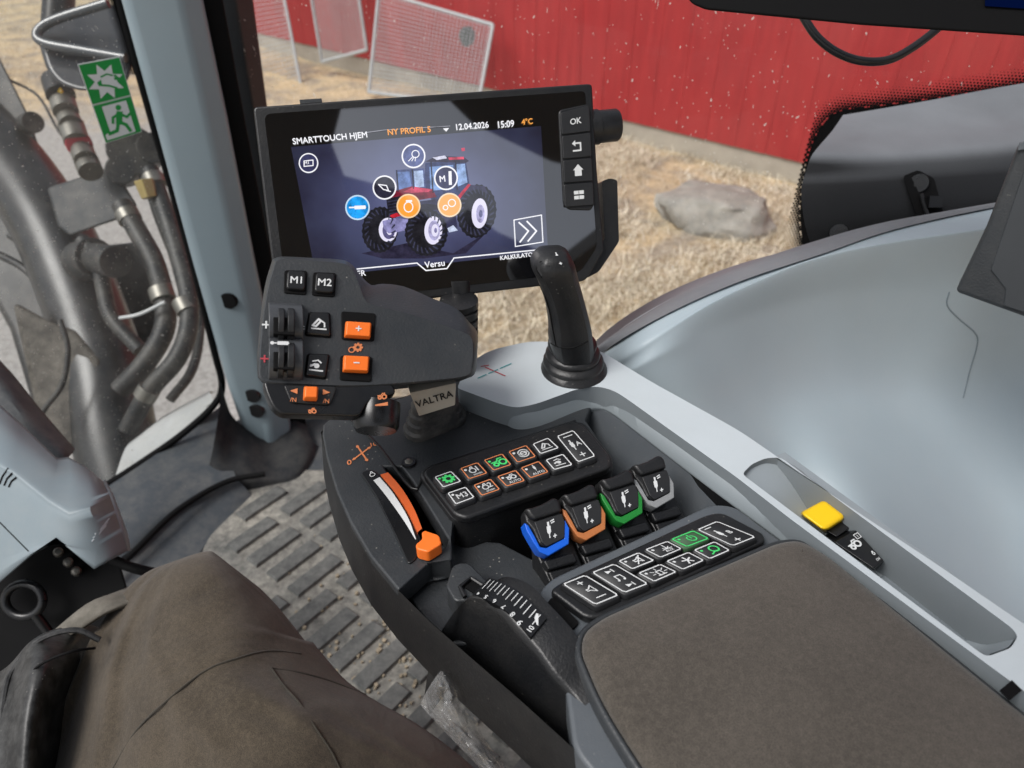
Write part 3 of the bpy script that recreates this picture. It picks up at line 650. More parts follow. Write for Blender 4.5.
# small rotary knob under the grip
mb = MB(); c0, c1 = jp([(501, 600), (498, 694)], -.016); r0 = .0163; ax = (c1-c0).normalized()
mb.tube([c0, c0+ax*.006, c1-ax*.002, c1+ax*.001], [r0, r0, r0*.96, r0*.85], black_gloss, 32); put(mb, 'rotary_knob', dl, ang=50)
# stalk with name plate and stepped boot
stalk_t, stalk_b = D(428, 392, .515), D(432, 420, .545)
mb = MB(); P = [D(x, y, d) for x, y, d in ((410, 393, .508), (456, 383, .515), (455, 405, .525), (419, 416, .522))]
nP = (P[1]-P[0]).cross(P[0]-P[3]).normalized(); nP = nP if nP.dot(CAM-P[0]) > 0 else -nP
mb.slab(rpoly(P, .001), -nP*.02, plate_m); text(mb, 'VALTRA', P[3]*.62+P[0]*.38+(P[2]-P[3])*.02, P[2]*.55+P[1]*.45-(P[2]-P[3])*.06, nP, black, 1.1, .0006, .012); put(mb, 'name_plate', dl, bevel=.0006)
mb = MB(); bq = lambda pts, z: rpoly(PZ(pts, z), .006, 4)
bot = [(403, 428), (452, 404), (467, 414), (465, 425), (418, 444), (405, 438)]
base = rpoly(PZ(bot, .700), .007, 4); cb2 = sum(base, Vector())/len(base); lean = (D(432, 398, .53)-Z(435, 424, .70))
rings = []
for sc_, h in ((1, 0), (1, .006), (.9, .0085), (.88, .015), (.80, .017), (.78, .024), (.7, .026), (.68, .034), (.6, .037), (.55, .06)):
    rings.append([cb2+(p-cb2)*sc_+UP*h+Vector((lean.x, lean.y, 0))*h*4 for p in base])
mb.loft(rings, plastic('boot_rubber', srgb(46, 46, 46), .6, gs=.1, dust=.3), cap0=False); put(mb, 'rubber_boot', dl, ang=35)

# ================================================================== LOADER JOYSTICK
lj = thing('loader_joystick', 'slim black joystick in a round ribbed boot on the light grey console plate', 'joystick', Z(575, 371, .722))
bc = Z(574, 369, .722); dB = (bc-CAM).dot(Vector((0, math.cos(PITCH), -math.sin(PITCH))))
mb = MB(); tc_ = D(572, 340, dB-.008); axv = (tc_-bc)
def ringz(c, r, n=32): return [c+Vector((math.cos(2*math.pi*i/n)*r, math.sin(2*math.pi*i/n)*r, 0)) for i in range(n)]
k = dB/FPX; rr = [(0, 33), (.05, 33), (.14, 29.5), (.22, 30.5), (.3, 30), (.36, 26), (.46, 27.5), (.54, 26.5), (.6, 22.5), (.72, 24.5), (.8, 24), (.86, 18)]
mb.loft([ringz(bc+axv*t*1.15, r*k) for t, r in rr], black, cap0=False); put(mb, 'ribbed_boot', lj, ang=60)
mb = MB(); rings = []
prof = [(573, 354, 22, .017), (571, 340, 23, .0185), (570, 325, 22, .018), (566, 305, 21, .0175), (560, 285, 21.5, .0185), (555, 272, 23, .0195), (553, 262, 22.5, .019), (553, 254.5, 18.5, .0155), (555, 250.5, 13, .010), (556, 249, 7, .005)]
for i, (x, y, w, th) in enumerate(prof):
    d = dB-.012-.055*(352-y)/100
    c = D(x, y, d); rw = w*.93*d/FPX; vx = Vector((.96, .22, -.06)).normalized(); vy = Vector((-.22, .96, .0)).normalized(); rg = []
    sec = [(-1, -.25), (-.72, -.85), (-.2, -1), (.62, -.98), (.95, -.5), (1, .4), (.6, 1), (-.6, 1), (-1, .5)]
    rg = rpoly([c+vx*a*rw+vy*b*th for a, b in sec], rw*.13, 2)
    rings.append(rg)
NJ = len(rings[0]); lines = [smoothline([r[j] for r in rings], 4) for j in range(NJ)]
mb.loft([[lines[j][q] for j in range(NJ)] for q in range((len(rings)-1)*4+1)], black)
put(mb, 'handle', lj, ang=22)
hc = caster(bpy.data.objects['handle'])
mb = MB(); q4 = [hc(x, y, .0006) for x, y in ((536, 269), (541, 261), (550, 266), (542, 278))]; nn = (CAM-q4[0]).normalized(); mb.slab(rpoly(q4, .001), -nn*.004, void); q5 = [p*.8+sum(q4, Vector())/4*.2+nn*.0012 for p in q4]; mb.slab(rpoly(q5, .001), -nn*.003, keyblack); put(mb, 'thumb_roller', lj)
mb = MB(); c4_ = [hc(x, y, .0004) for x, y in ((552, 253), (558, 252), (564, 265), (558, 266))]; q = Quad(mb, *c4_, eps=.0008); i_valve(q, .5, .62, .28, white); i_plus(q, .5, .12, .09, white, .05); put(mb, 'handle_print', lj)
mb = MB(); mb.tube([hc(x, y, .0002) for x, y in ((551, 343), (556, 346), (563, 348), (572, 348), (580, 345), (588, 341))], .0007, void, 6)
mb.tube([hc(x, y, .0002) for x, y in ((540, 285), (545, 296), (550, 312), (553, 330), (556, 345))], .0006, void, 6); put(mb, 'handle_seam', lj)

# ================================================================== DISPLAY
hs_ = .5802
dq = [D(253, 107, hs_*1.0), D(592, 83, hs_*1.08648), D(603, 276, hs_*1.12984), D(279, 315, hs_*1.04336)]
dU = (dq[1]-dq[0]).normalized(); dn = Vector((.19163, -.85576, .48058)); dV = dn.cross(dU)
DP = dq[0]
def dp(pts, d=0): return [PL(x, y, DP+dn*d, dn) for x, y in pts]
ds = thing('touch_display', 'black tablet display showing a red tractor with round icons on a bracket above the console', 'display', Z(470, 345, .70))
hous = [(253, 107), (592, 83.5), (597, 170), (604, 250), (586, 281), (470, 294), (279, 316), (268, 230)]
mb = MB(); P = rpoly(dp(hous), [.004, .004, 0, .004, .006, 0, .008, 0], 4)
mb.loft([off([p*.97+sum(P, Vector())/len(P)*.03 for p in P], -dn*.035), off(P, -dn*.028), off(P, dn*.001)], black)
put(mb, 'housing', ds, bevel=.002, seg=3)
mb = MB(); P = rpoly(dp([(264, 114), (585, 91), (597, 247), (580, 272), (470, 285), (288, 306)], .0015), [.006, .004, .006, .006, 0, .01], 5); mb.slab(P, -dn*.001, screen_black); put(mb, 'cover_glass', ds)
# the lit picture
def screen_mat():
    m, nt, b = nodes('lit_screen_background'); L = nt.links
    tc = N(nt, 'ShaderNodeTexCoord'); g = N(nt, 'ShaderNodeMapping'); L.new(tc.outputs['Object'], g.inputs['Vector'])
    c = PL(425, 200, DP, dn)-ORG[ds.name]; 
    va = N(nt, 'ShaderNodeVectorMath', operation='SUBTRACT'); L.new(tc.outputs['Object'], va.inputs[0]); va.inputs[1].default_value = c
    vm = N(nt, 'ShaderNodeVectorMath', operation='MULTIPLY'); L.new(va.outputs[0], vm.inputs[0]); vm.inputs[1].default_value = (1, 1.5, 1.5)
    le = N(nt, 'ShaderNodeVectorMath', operation='LENGTH'); L.new(vm.outputs[0], le.inputs[0])
    col = ramp(nt, le.outputs['Value'], [(.02, srgb(128, 132, 180)), (.055, srgb(90, 94, 138)), (.10, srgb(50, 51, 82)), (.15, srgb(30, 30, 50))])
    nz = N(nt, 'ShaderNodeTexNoise', Scale=22.0, Detail=3.0); L.new(tc.outputs['Object'], nz.inputs['Vector'])
    col = mix(nt, .18, col, ramp(nt, nz.outputs['Fac'], [(.35, srgb(34, 35, 58)), (.7, srgb(118, 134, 180))]))
    b.inputs['Base Color'].default_value = (0, 0, 0, 1); L.new(col, b.inputs['Emission Color']); b.inputs['Emission Strength'].default_value = .62
    b.inputs['Roughness'].default_value = .03; b.inputs['Specular IOR Level'].default_value = .6; b.inputs['IOR'].default_value = 2.9; return m
scr_m = screen_mat()
lay = [.0022]
mb = MB(); mb.face(dp([(291, 147), (541, 126), (548, 252), (316, 277)], lay[0])[::-1], scr_m); put(mb, 'lit_screen', ds, smooth=False)
gl = {}
def gm(r, g, b, s=1.0):
    k = (r, g, b, s)
    if k not in gl:
        gl[k] = glow('screen_colour', srgb(r, g, b), s)
        if max(r, g, b) < 236:
            nt = gl[k].node_tree; bb = nt.nodes['Principled BSDF']; nz = N(nt, 'ShaderNodeTexNoise', Scale=130.0, Detail=4.0, Roughness=.7)
            nt.links.new(N(nt, 'ShaderNodeTexCoord').outputs['Object'], nz.inputs['Vector'])
            c_ = srgb(r, g, b); nt.links.new(ramp(nt, nz.outputs['Fac'], [(.3, tuple(v*.45 for v in c_[:3])), (.7, tuple(v*1.5+.012 for v in c_[:3]))]), bb.inputs['Emission Color'])
    return gl[k]
mb = MB()
def sp(pts, m):
    lay[0] += .000004; P = dp(pts, lay[0]); nn = (P[1]-P[0]).cross(P[2]-P[0]); mb.face(P if nn.dot(dn) > 0 else P[::-1], m)
E = crop(320, 120, .2083)
def el(cx, cy, rx, ry, m, n=28, rot=0, tread=0):
    pts = []
    for i in range(n):
        t = 2*math.pi*i/n; k = 1+(tread if i % 2 else 0); x, y = rx*math.cos(t)*k, ry*math.sin(t)*k
        pts.append((cx+x*math.cos(rot)-y*math.sin(rot), cy+x*math.sin(rot)+y*math.cos(rot)))
    sp(E(*pts), m)
tyre, rimc, rim2 = gm(20, 20, 30), gm(232, 228, 250), gm(170, 165, 205)
sp(E((200, 640), (420, 590), (640, 640), (800, 540), (700, 640), (500, 665), (300, 665)), gm(36, 33, 58))
sp(E((505, 205), (700, 195), (718, 310), (640, 400), (560, 420), (500, 330)), gm(52, 62, 104)); sp(E((525, 225), (640, 215), (640, 330), (530, 340)), gm(120, 150, 200)); sp(E((655, 212), (695, 210), (708, 300), (660, 320)), gm(140, 168, 215))
sp(E((362, 240), (500, 232), (508, 330), (372, 345)), gm(70, 82, 130)); sp(E((372, 250), (430, 246), (440, 330), (380, 336)), gm(100, 125, 180)); sp(E((450, 244), (494, 242), (500, 320), (456, 326)), gm(170, 190, 225))
sp(E((505, 200), (560, 172), (690, 178), (715, 196), (700, 206)), gm(40, 34, 58)); sp(E((615, 180), (690, 176), (692, 188), (620, 192)), gm(205, 60, 90)); sp(E((540, 180), (600, 170), (610, 184), (560, 192)), gm(205, 205, 225)); sp(E((678, 135), (694, 133), (696, 148), (680, 150)), gm(200, 60, 90))
el(752, 438, 92, 126, tyre, 48, .1, .045); el(766, 448, 38, 72, rimc, 28, .05); el(770, 450, 20, 44, rim2); el(772, 450, 9, 18, gm(90, 90, 130))
sp(E((655, 375), (715, 310), (790, 318), (812, 360), (760, 330), (710, 345), (668, 395)), gm(45, 42, 70)); sp(E((658, 370), (712, 306), (724, 310), (672, 378)), gm(190, 30, 60))
sp(E((320, 352), (440, 318), (540, 332), (560, 370), (470, 385), (400, 440), (325, 440)), gm(120, 20, 45)); sp(E((400, 345), (450, 320), (540, 334), (520, 345), (440, 350)), gm(190, 60, 90)); sp(E((318, 378), (400, 362), (410, 455), (330, 470)), gm(26, 24, 40))
sp(E((480, 390), (640, 370), (660, 520), (560, 560), (470, 460)), gm(46, 46, 78)); sp(E((610, 520), (640, 505), (662, 530), (620, 540)), gm(190, 200, 225))
el(288, 527, 84, 108, tyre, 48, .1, .05); el(326, 527, 44, 58, rimc); el(330, 530, 30, 42, gm(90, 86, 130)); el(334, 532, 14, 20, rimc)
sp(E((300, 485), (360, 470), (430, 478), (440, 525), (330, 545), (305, 520)), gm(135, 132, 180)); sp(E((330, 460), (370, 445), (390, 460), (350, 470)), gm(200, 30, 50))
sp(E((430, 440), (500, 400), (580, 410), (600, 450), (560, 430), (480, 440)), gm(30, 28, 46))
el(510, 540, 100, 110, tyre, 52, 0, .05); el(544, 530, 43, 68, rimc, 28, .05); el(548, 530, 28, 48, rim2); el(552, 530, 17, 30, rimc); el(555, 530, 7, 12, gm(120, 116, 160))
lug = gm(52, 54, 78)
for cx, cy, rx, ry, n_ in ((510, 540, 92, 102, 22), (288, 527, 76, 99, 20), (752, 438, 86, 118, 24)):
    for k_ in range(n_):
        t_ = 2*math.pi*k_/n_; f_ = lambda r, a: (cx+rx*r*math.cos(a), cy+ry*r*math.sin(a))
        sp(E(f_(.99, t_), f_(.99, t_+.10), f_(.74, t_+.26), f_(.72, t_+.18)), lug)
for k_ in range(5): sp(E((322+k_*3, 392+k_*14), (404, 376+k_*15), (405, 379+k_*15), (323+k_*3, 396+k_*14)), lug)
for a_, b_ in (((530, 200), (540, 350)), ((648, 196), (656, 335)), ((365, 240), (372, 345)), ((440, 236), (446, 330))): sp(E(a_, (a_[0]+6, a_[1]), (b_[0]+6, b_[1]), b_), gm(28, 26, 44))
put(mb, 'tractor_picture', ds, smooth=False)
mb = MB(); wht = gm(240, 240, 245, 1.1)
def sline(pts, w, m, closed=False):
    lay[0] += .000002; c = E2 if False else None
    P = pts+[pts[0]] if closed else pts
    for (x0, y0), (x1, y1) in zip(P, P[1:]):
        l = math.hypot(x1-x0, y1-y0) or 1; ex, ey = (x1-x0)/l*w*.3, (y1-y0)/l*w*.3; nx, ny = -(y1-y0)/l*w/2, (x1-x0)/l*w/2
        sp([(x0-ex+nx, y0-ey+ny), (x0-ex-nx, y0-ey-ny), (x1+ex-nx, y1+ey-ny), (x1+ex+nx, y1+ey+ny)], m)
def icon(cx, cy, r, fill, draw, rimm=None):
    global mb
    mb = MB()
    mb_ = [(cx+r*math.cos(2*math.pi*i/32)*.98, cy+r*math.sin(2*math.pi*i/32)) for i in range(32)]
    sp(mb_, rimm or wht); sp([(cx+(x-cx)*.88, cy+(y-cy)*.88) for x, y in mb_], fill); draw(cx, cy); put(mb, 'screen_icon', ds, smooth=False)
def circ(cx, cy, r, w, m, ry=None): sline([(cx+r*math.cos(2*math.pi*i/16), cy+(ry or r)*math.sin(2*math.pi*i/16)) for i in range(16)], w, m, True)
dark = gm(50, 52, 88); nv = gm(30, 30, 48)
icon(413.5, 156, 12.2, gm(88, 98, 145), lambda x, y: (circ(x+2, y-2, 3.6, .9, wht), [sline([(x-1+k, y+1), (x-5+k*2.2, y+5)], .8, wht) for k in (0, 1.5, 3)]))
icon(446, 178, 12.2, dark, lambda x, y: sline([(x+4, y-6), (x+4.4, y+6)], 3, wht))
icon(384.5, 187.5, 12.2, nv, lambda x, y: (sline([(x-6, y-3), (x-1, y+2), (x+4, y+3), (x+2, y-2)], 1.1, wht, True), sline([(x+2, y+3), (x+6, y+4)], 1, wht)))
icon(357.5, 207.5, 12.6, gm(20, 150, 230, 1.1), lambda x, y: (sline([(x-8, y), (x+8, y-.3)], 1.5, wht), sline([(x-2, y), (x+7, y-.3)], 3.6, wht)), gm(200, 225, 245))
icon(408.5, 206, 12.2, gm(245, 160, 60, 1.1), lambda x, y: (circ(x, y+1, 4.4, 1.1, wht, 5), sline([(x-2, y-5), (x+3, y-5)], 2, wht)), gm(250, 215, 170))
icon(449.5, 205, 12.2, gm(245, 172, 95, 1.1), lambda x, y: (circ(x+2.4, y-2, 3.6, 1, wht), circ(x-4, y+2.6, 2.3, 1, wht)), gm(250, 225, 190))
icon(308.5, 163, 10, dark, lambda x, y: sline([(x-4.5, y-2), (x+4.5, y-3), (x+4.6, y+2.5), (x-4.4, y+3.4)], 1, wht, True))
mb = MB(); sline([(514, 220), (541.5, 215), (543, 242), (515.5, 246.5)], 1.0, wht, True)
for o in (0, 8): sline([(519+o, 222.5-o*.15), (528.5+o, 231), (520+o, 242-o*.1)], 1.5, wht)
put(mb, 'arrow_button', ds, smooth=False); mb = MB(); sline([(357, 269), (417, 263), (426, 270.5), (447, 268.5), (454, 258), (547, 249)], 1.2, wht)
put(mb, 'footer_line', ds, smooth=False); mb = MB(); sline([(366, 132.5), (384, 130), (450, 126)], .7, gm(150, 150, 160)); sp([(443, 128.5), (449, 128), (446.3, 131.5)], wht)
put(mb, 'profile_menu', ds, smooth=False); mb = MB(); sp([(538.5, 252.6), (542.5, 252.2), (543, 257.5), (539, 258)], wht)
put(mb, 'calculator_icon', ds, smooth=False)
mb = MB(); t_ = lay[0]+.00005
def st(s, a, b, m, hs=1.0, bold=.012): mb = MB(); P = dp([a, b], t_); text(mb, s, P[0], P[1], dn, m, hs, .00002, bold); put(mb, 'screen_text', ds, smooth=False)
org = gm(245, 165, 80, 1.1)
st('SMARTTOUCH HJEM', (293, 144.2), (367.5, 137.2), wht, 1.0); st('NY PROFIL 5', (388, 135), (431, 131.8), org, 1.0); st('12.04.2026', (456.5, 130), (489, 127.4), wht, 1.05)
st('15:09', (498.5, 127.8), (514.5, 126.4), wht, 1.1); st('4°C', (522, 124.6), (533, 123.6), org, 1.05)
st('Versu', (425, 268), (445, 265.6), wht, 1.0); st('KALKULATOR', (500.5, 260), (536.5, 255.8), wht, 1.0); st('ER', (357.5, 276.4), (366, 275.4), wht, 1.0); st('M', (440, 182), (445.6, 181.4), wht, 1.0); st('M1', (304.4, 164.6), (309, 164), wht, .9)
# key strip, knob, bracket
Dk = crop(500, 70, .2863)
mb = MB(); P = rpoly(dp(Dk((205, 140), (308, 118), (330, 470), (318, 490), (240, 488), (222, 466)), .0035), [.004, .002, .002, .002, .004, .002], 4); mb.slab(P, -dn*.004, black); put(mb, 'key_strip', ds, bevel=.0012)
yk = [(207, 148, 313, 122), (213, 229, 318, 217), (217, 314, 322, 305), (220, 398, 326, 390), (224, 482, 330, 474)]
def dk_ok(q): q.text('OK', .5, .5, .26, white)
def dk_back(q): q.stroke([(.36, .3), (.62, .3), (.62, .62), (.42, .62)], .07, white); q.poly([(.32, .62), (.44, .48), (.44, .76)], white)
def dk_home(q): q.poly([(.5, .78), (.32, .52), (.68, .52)], white); q.e += 1e-5; q.poly([(.38, .52), (.38, .26), (.62, .26), (.62, .52)], white)
def dk_grid(q):
    for x in (.4, .58):
        for y in (.38, .6): q.stroke([(x-.04, y), (x+.04, y)], .16, white)
for (x0, y0, x1, y1), (xa, ya, xb, yb), dr in zip(yk, yk[1:], (dk_ok, dk_back, dk_home, dk_grid)):
    P = dp(Dk((x0+3, y0+3), (x1-3, y1+3), (xb-3, yb-3), (xa+3, ya-3)), .004); mb = MB()
    mb.slab(off(rpoly(P, .0015), dn*.0012), -dn*.003, keyblack); q = Quad(mb, *off(P, dn*.0012), eps=.0004); q.n = dn; dr(q); put(mb, 'side_key', ds, bevel=.0006)
k0, k1 = Dk((330, 200), (412, 192)); c0 = PL(*k0, DP-dn*.014, dn); c1 = PL(*k1, DP-dn*.014, dn); ax = (c1-c0).normalized(); kr = .0152
mb = MB(); mb.tube([c0-ax*.006, c0+ax*.003, c0+ax*.0035, c1-ax*.002, c1], [kr*1.02, kr*1.02, kr*.95, kr*.95, kr*.86], black, 36); put(mb, 'rotary_knob', ds, ang=45)
mb = MB(); hp = Dk((340, 700), (388, 645), (398, 590), (372, 400))
ho = dp(Dk((356, 388), (384, 378), (410, 384), (416, 600), (345, 705), (300, 728), (310, 690), (345, 664), (352, 604), (366, 590)), -.006)
mb.slab(rpoly(ho, .0025), -dn*.016, black); put(mb, 'hand_rest', ds, bevel=.0018)
mb = MB()
for i in range(5):
    c = D(459, 303+i*9, .625+.002*i); mb.tube([c-UP*.004, c-UP*.003, c+UP*.003, c+UP*.004], [.012, .017, .017, .012], black, 24)
mb.tube([D(459, 280, .64), D(461, 345, .655), Z(464, 372, .70)], .014, black, 20); put(mb, 'support_arm', ds, ang=50)
mb = MB(); a, b = dp([(300, 103.5), (322, 102)], -.012); mb.slab([a, b, b+dV*.003, a+dV*.003], -dn*.01, charcoal); put(mb, 'top_latch', ds)

# ================================================================== CAB: FLOOR, PILLAR, GLASS
def obj_floor():
    m, nt, b = nodes('dusty_floor_mat'); L = nt.links
    ob = N(nt, 'ShaderNodeTexCoord').outputs['Object']; geo = N(nt, 'ShaderNodeNewGeometry')
    n1 = N(nt, 'ShaderNodeTexNoise', Scale=7.0, Detail=8.0, Roughness=.7); L.new(ob, n1.inputs['Vector'])
    n2 = N(nt, 'ShaderNodeTexNoise', Scale=60.0, Detail=6.0, Roughness=.75); L.new(ob, n2.inputs['Vector'])
    sx = N(nt, 'ShaderNodeSeparateXYZ'); L.new(ob, sx.inputs[0])
    low = ramp(nt, sx.outputs['Z'], [(.0, (1, 1, 1)), (.0045, (.95,)*3), (.0075, (.12,)*3)])
    f = ramp(nt, n1.outputs['Fac'], [(.33, (.15,)*3), (.62, (1, 1, 1))])
    mm = N(nt, 'ShaderNodeMath', operation='MULTIPLY'); L.new(low, mm.inputs[0]); L.new(f, mm.inputs[1])
    tan = ramp(nt, n2.outputs['Fac'], [(.35, srgb(104, 101, 95)), (.65, srgb(164, 160, 150))])
    g = ramp(nt, n2.outputs['Fac'], [(.3, srgb(64, 66, 66)), (.7, srgb(102, 103, 101))])
    c = mix(nt, mm.outputs[0], g, tan)
    L.new(c, b.inputs['Base Color']); b.inputs['Roughness'].default_value = .75
    bp = N(nt, 'ShaderNodeBump', Strength=.5, Distance=.002); L.new(n2.outputs['Fac'], bp.inputs['Height']); L.new(bp.outputs[0], b.inputs['Normal'])
    return m
floor_m = obj_floor()
mb = MB(); mb.slab([Vector(p) for p in ((-1.6, .1, -.004), (.9, -.3, -.004), (1.2, 1.0, -.004), (-.2, 1.42, -.004), (-.62, 1.38, -.004))], Vector((0, 0, -.05)), plastic('cab_floor_vinyl', srgb(66, 70, 74), .55, gs=.2, dust=.25, var=.08))
put(mb, 'cab_floor', kind='structure', bevel=.002)
mb = MB(); A = Z(226, 547, 0); av = Z(264, 521, 0)-A; bv = Z(247, 562, 0)-A
au = av.normalized(); bu = bv.normalized()
matp = [(236, 486), (290, 470), (335, 470), (480, 560), (640, 800), (380, 860), (185, 590), (205, 545)]
mb.slab(PZ(matp, .0), Vector((0, 0, -.003)), floor_m)
def inpoly(x, y, P):
    c = False
    for i in range(len(P)):
        (x0, y0), (x1, y1) = P[i-1], P[i]
        if (y0 > y) != (y1 > y) and x < (x1-x0)*(y-y0)/(y1-y0)+x0: c = not c
    return c
mp = [(p.x, p.y) for p in PZ(matp, 0)]
gapL, gapW = av.length*1.42, bv.length*.92
for i in range(-6, 14):
    for j in range(-10, 16):
        o = A+au*(gapL*i)+bu*(gapW*j)+au*(gapL*.5*(j//4 % 2))
        ln_ = av.length*1.27*(.97 if (i*7+j*3) % 4 else .9); wd = gapW*.56
        q = [o, o+bu*wd, o+bu*wd+au*ln_, o+au*ln_]
        if all(inpoly(p.x, p.y, mp) for p in q): mb.loft([[p for p in q], [p*.93+sum(q, Vector())/4*.07+UP*.0085 for p in q]], floor_m, cap0=False)
put(mb, 'rubber_floor_mat', bevel=.0015, seg=2, label='dusty ribbed rubber mat on the cab floor between the knee and the console', cat='floor mat')
# crumbs of soil on the mat
soil = plastic('dry_soil', srgb(150, 138, 118), .9, gs=0, var=.3, blotch=60)
mb = MB()
for k in range(260):
    x, y = random.gauss(385, 40), random.gauss(640, 45); c = Z(x, y, .002); r = random.uniform(.0012, .0045)
    if inpoly(c.x, c.y, mp):
        mb.loft([[c+Vector((math.cos(t)*r*random.uniform(.6, 1.2), math.sin(t)*r*random.uniform(.6, 1.2), h*r)) for t in (0, 1.2, 2.5, 3.8, 5.1)] for h in (-.3, .6, 1.1)], soil)
put(mb, 'soil_crumbs', kind='stuff', smooth=False)
sill_m = plastic('moulded_floor_trim', srgb(62, 67, 72), .5, gs=.2, dust=.2, var=.08, specks=.5)
rows = [[(-60, 575, .06), (0, 546, .06), (60, 514, .06), (105, 488, .06), (165, 448, .06), (222, 405, .06)],
        [(-60, 640, .06), (20, 580, .06), (75, 545, .06), (118, 515, .06), (172, 480, .055), (224, 445, .05)],
        [(-50, 700, .045), (50, 620, .045), (100, 570, .045), (133, 545, .045), (176, 508, .04), (236, 476, .035)],
        [(-40, 720, .03), (60, 630, .025), (108, 580, .025), (140, 552, .022), (180, 516, .02), (244, 486, .02)],
        [(0, 780, .0), (90, 680, .0), (140, 640, .0), (180, 590, -.001), (205, 545, -.001), (252, 496, -.001)]]
mb = MB(); mb.grid(patch([[Z(*p) for p in r] for r in rows], 5, 5), sill_m); put(mb, 'floor_trim', kind='structure')
mb = MB(); mb.tube(smoothline(PZ([(60, 632), (108, 578), (137, 549), (178, 510), (226, 482), (265, 474)], .045), 6), .006, void, 8); put(mb, 'floor_groove', kind='structure')
# pillar
pp = Vector((-.58, 1.22, 0)); pn = Vector((.35, -.937, 0))
def P2(x, y, d=0): return PL(x, y, pp+pn*d, pn)
pil = thing('front_pillar', 'blue grey plastic pillar cover between windscreen and side window', 'pillar', P2(262, 447))
mb = MB()
def prow(y, xl, xm, xr): return [P2(xl, y)-pn*.07, P2(xl, y), P2(xl+7, y, .012), P2(xm-3, y, .022), P2(xm+4, y, .022), P2(xr, y, .004), P2(xr, y)-pn*.07]
mb.loft([prow(-60, 106, 164, 191), prow(0, 121, 177, 203), prow(120, 154, 203, 228), prow(260, 192, 233, 255), prow(380, 226, 259, 280), prow(425, 241, 268, 291), prow(447, 258, 270, 290)], pil_m, closed=True)
put(mb, 'cover', pil, bevel=.010, seg=4, ang=20)
for x, y, r in ((228, 301, 8.5), (252, 396, 8), (256, 411, 8)):
    c = P2(x, y, .0195); k = (c-CAM).length/FPX*r; mb = MB(); nn = (pn*.9+Vector((-.45, -.1, .0))).normalized(); mb.cyl(c-nn*.01, c+nn*.0022, k, k*.93, void if r > 8 else black, 20); put(mb, 'cap', pil)
mb = MB()
ft = [P2(221, 392, .0), P2(232, 424, .012), P2(246, 438, .03), P2(268, 447, .034), P2(286, 441, .03), P2(298, 428, .0), P2(302, 415, -.05)]
fb = [Z(204, 483, .0), Z(218, 492, .0), Z(248, 490, .0), Z(272, 485, .0), Z(296, 479, .0), Z(310, 464, .0), Z(318, 446, .0)]
fm = [a*.5+b*.5+pn*.035 for a, b in zip(ft, fb)]
mb.grid(patch([[p-pn*.03+UP*.01 for p in ft], ft, fm, fb], 4, 5), plastic('foot_and_shade_black', srgb(36, 38, 41), .7, gs=.2, dust=.1, spec=.2)); put(mb, 'foot', pil, ang=70)  # black plastic foot, enlarged to stand in for shade under the pillar
mb = MB()
mb.loft([[P2(x0, y, -.02), P2(x1, y, -.02), P2(x1, y, -.06), P2(x0, y, -.06)] for y, x0, x1 in ((-60, 190, 211), (0, 202, 223), (120, 226, 245), (300, 262, 280), (470, 298, 316))], void)
mb.loft([[P2(x0, y, -.09), P2((x0+x1)/2, y, -.075), P2(x1, y, -.1), P2(x1, y, -.14), P2(x0, y, -.14)] for y, x0, x1 in ((-60, 206, 245), (0, 219, 253), (105, 239, 267), (300, 270, 302), (460, 305, 345))], charcoal)
put(mb, 'outer_frame', pil, bevel=.004, ang=20)

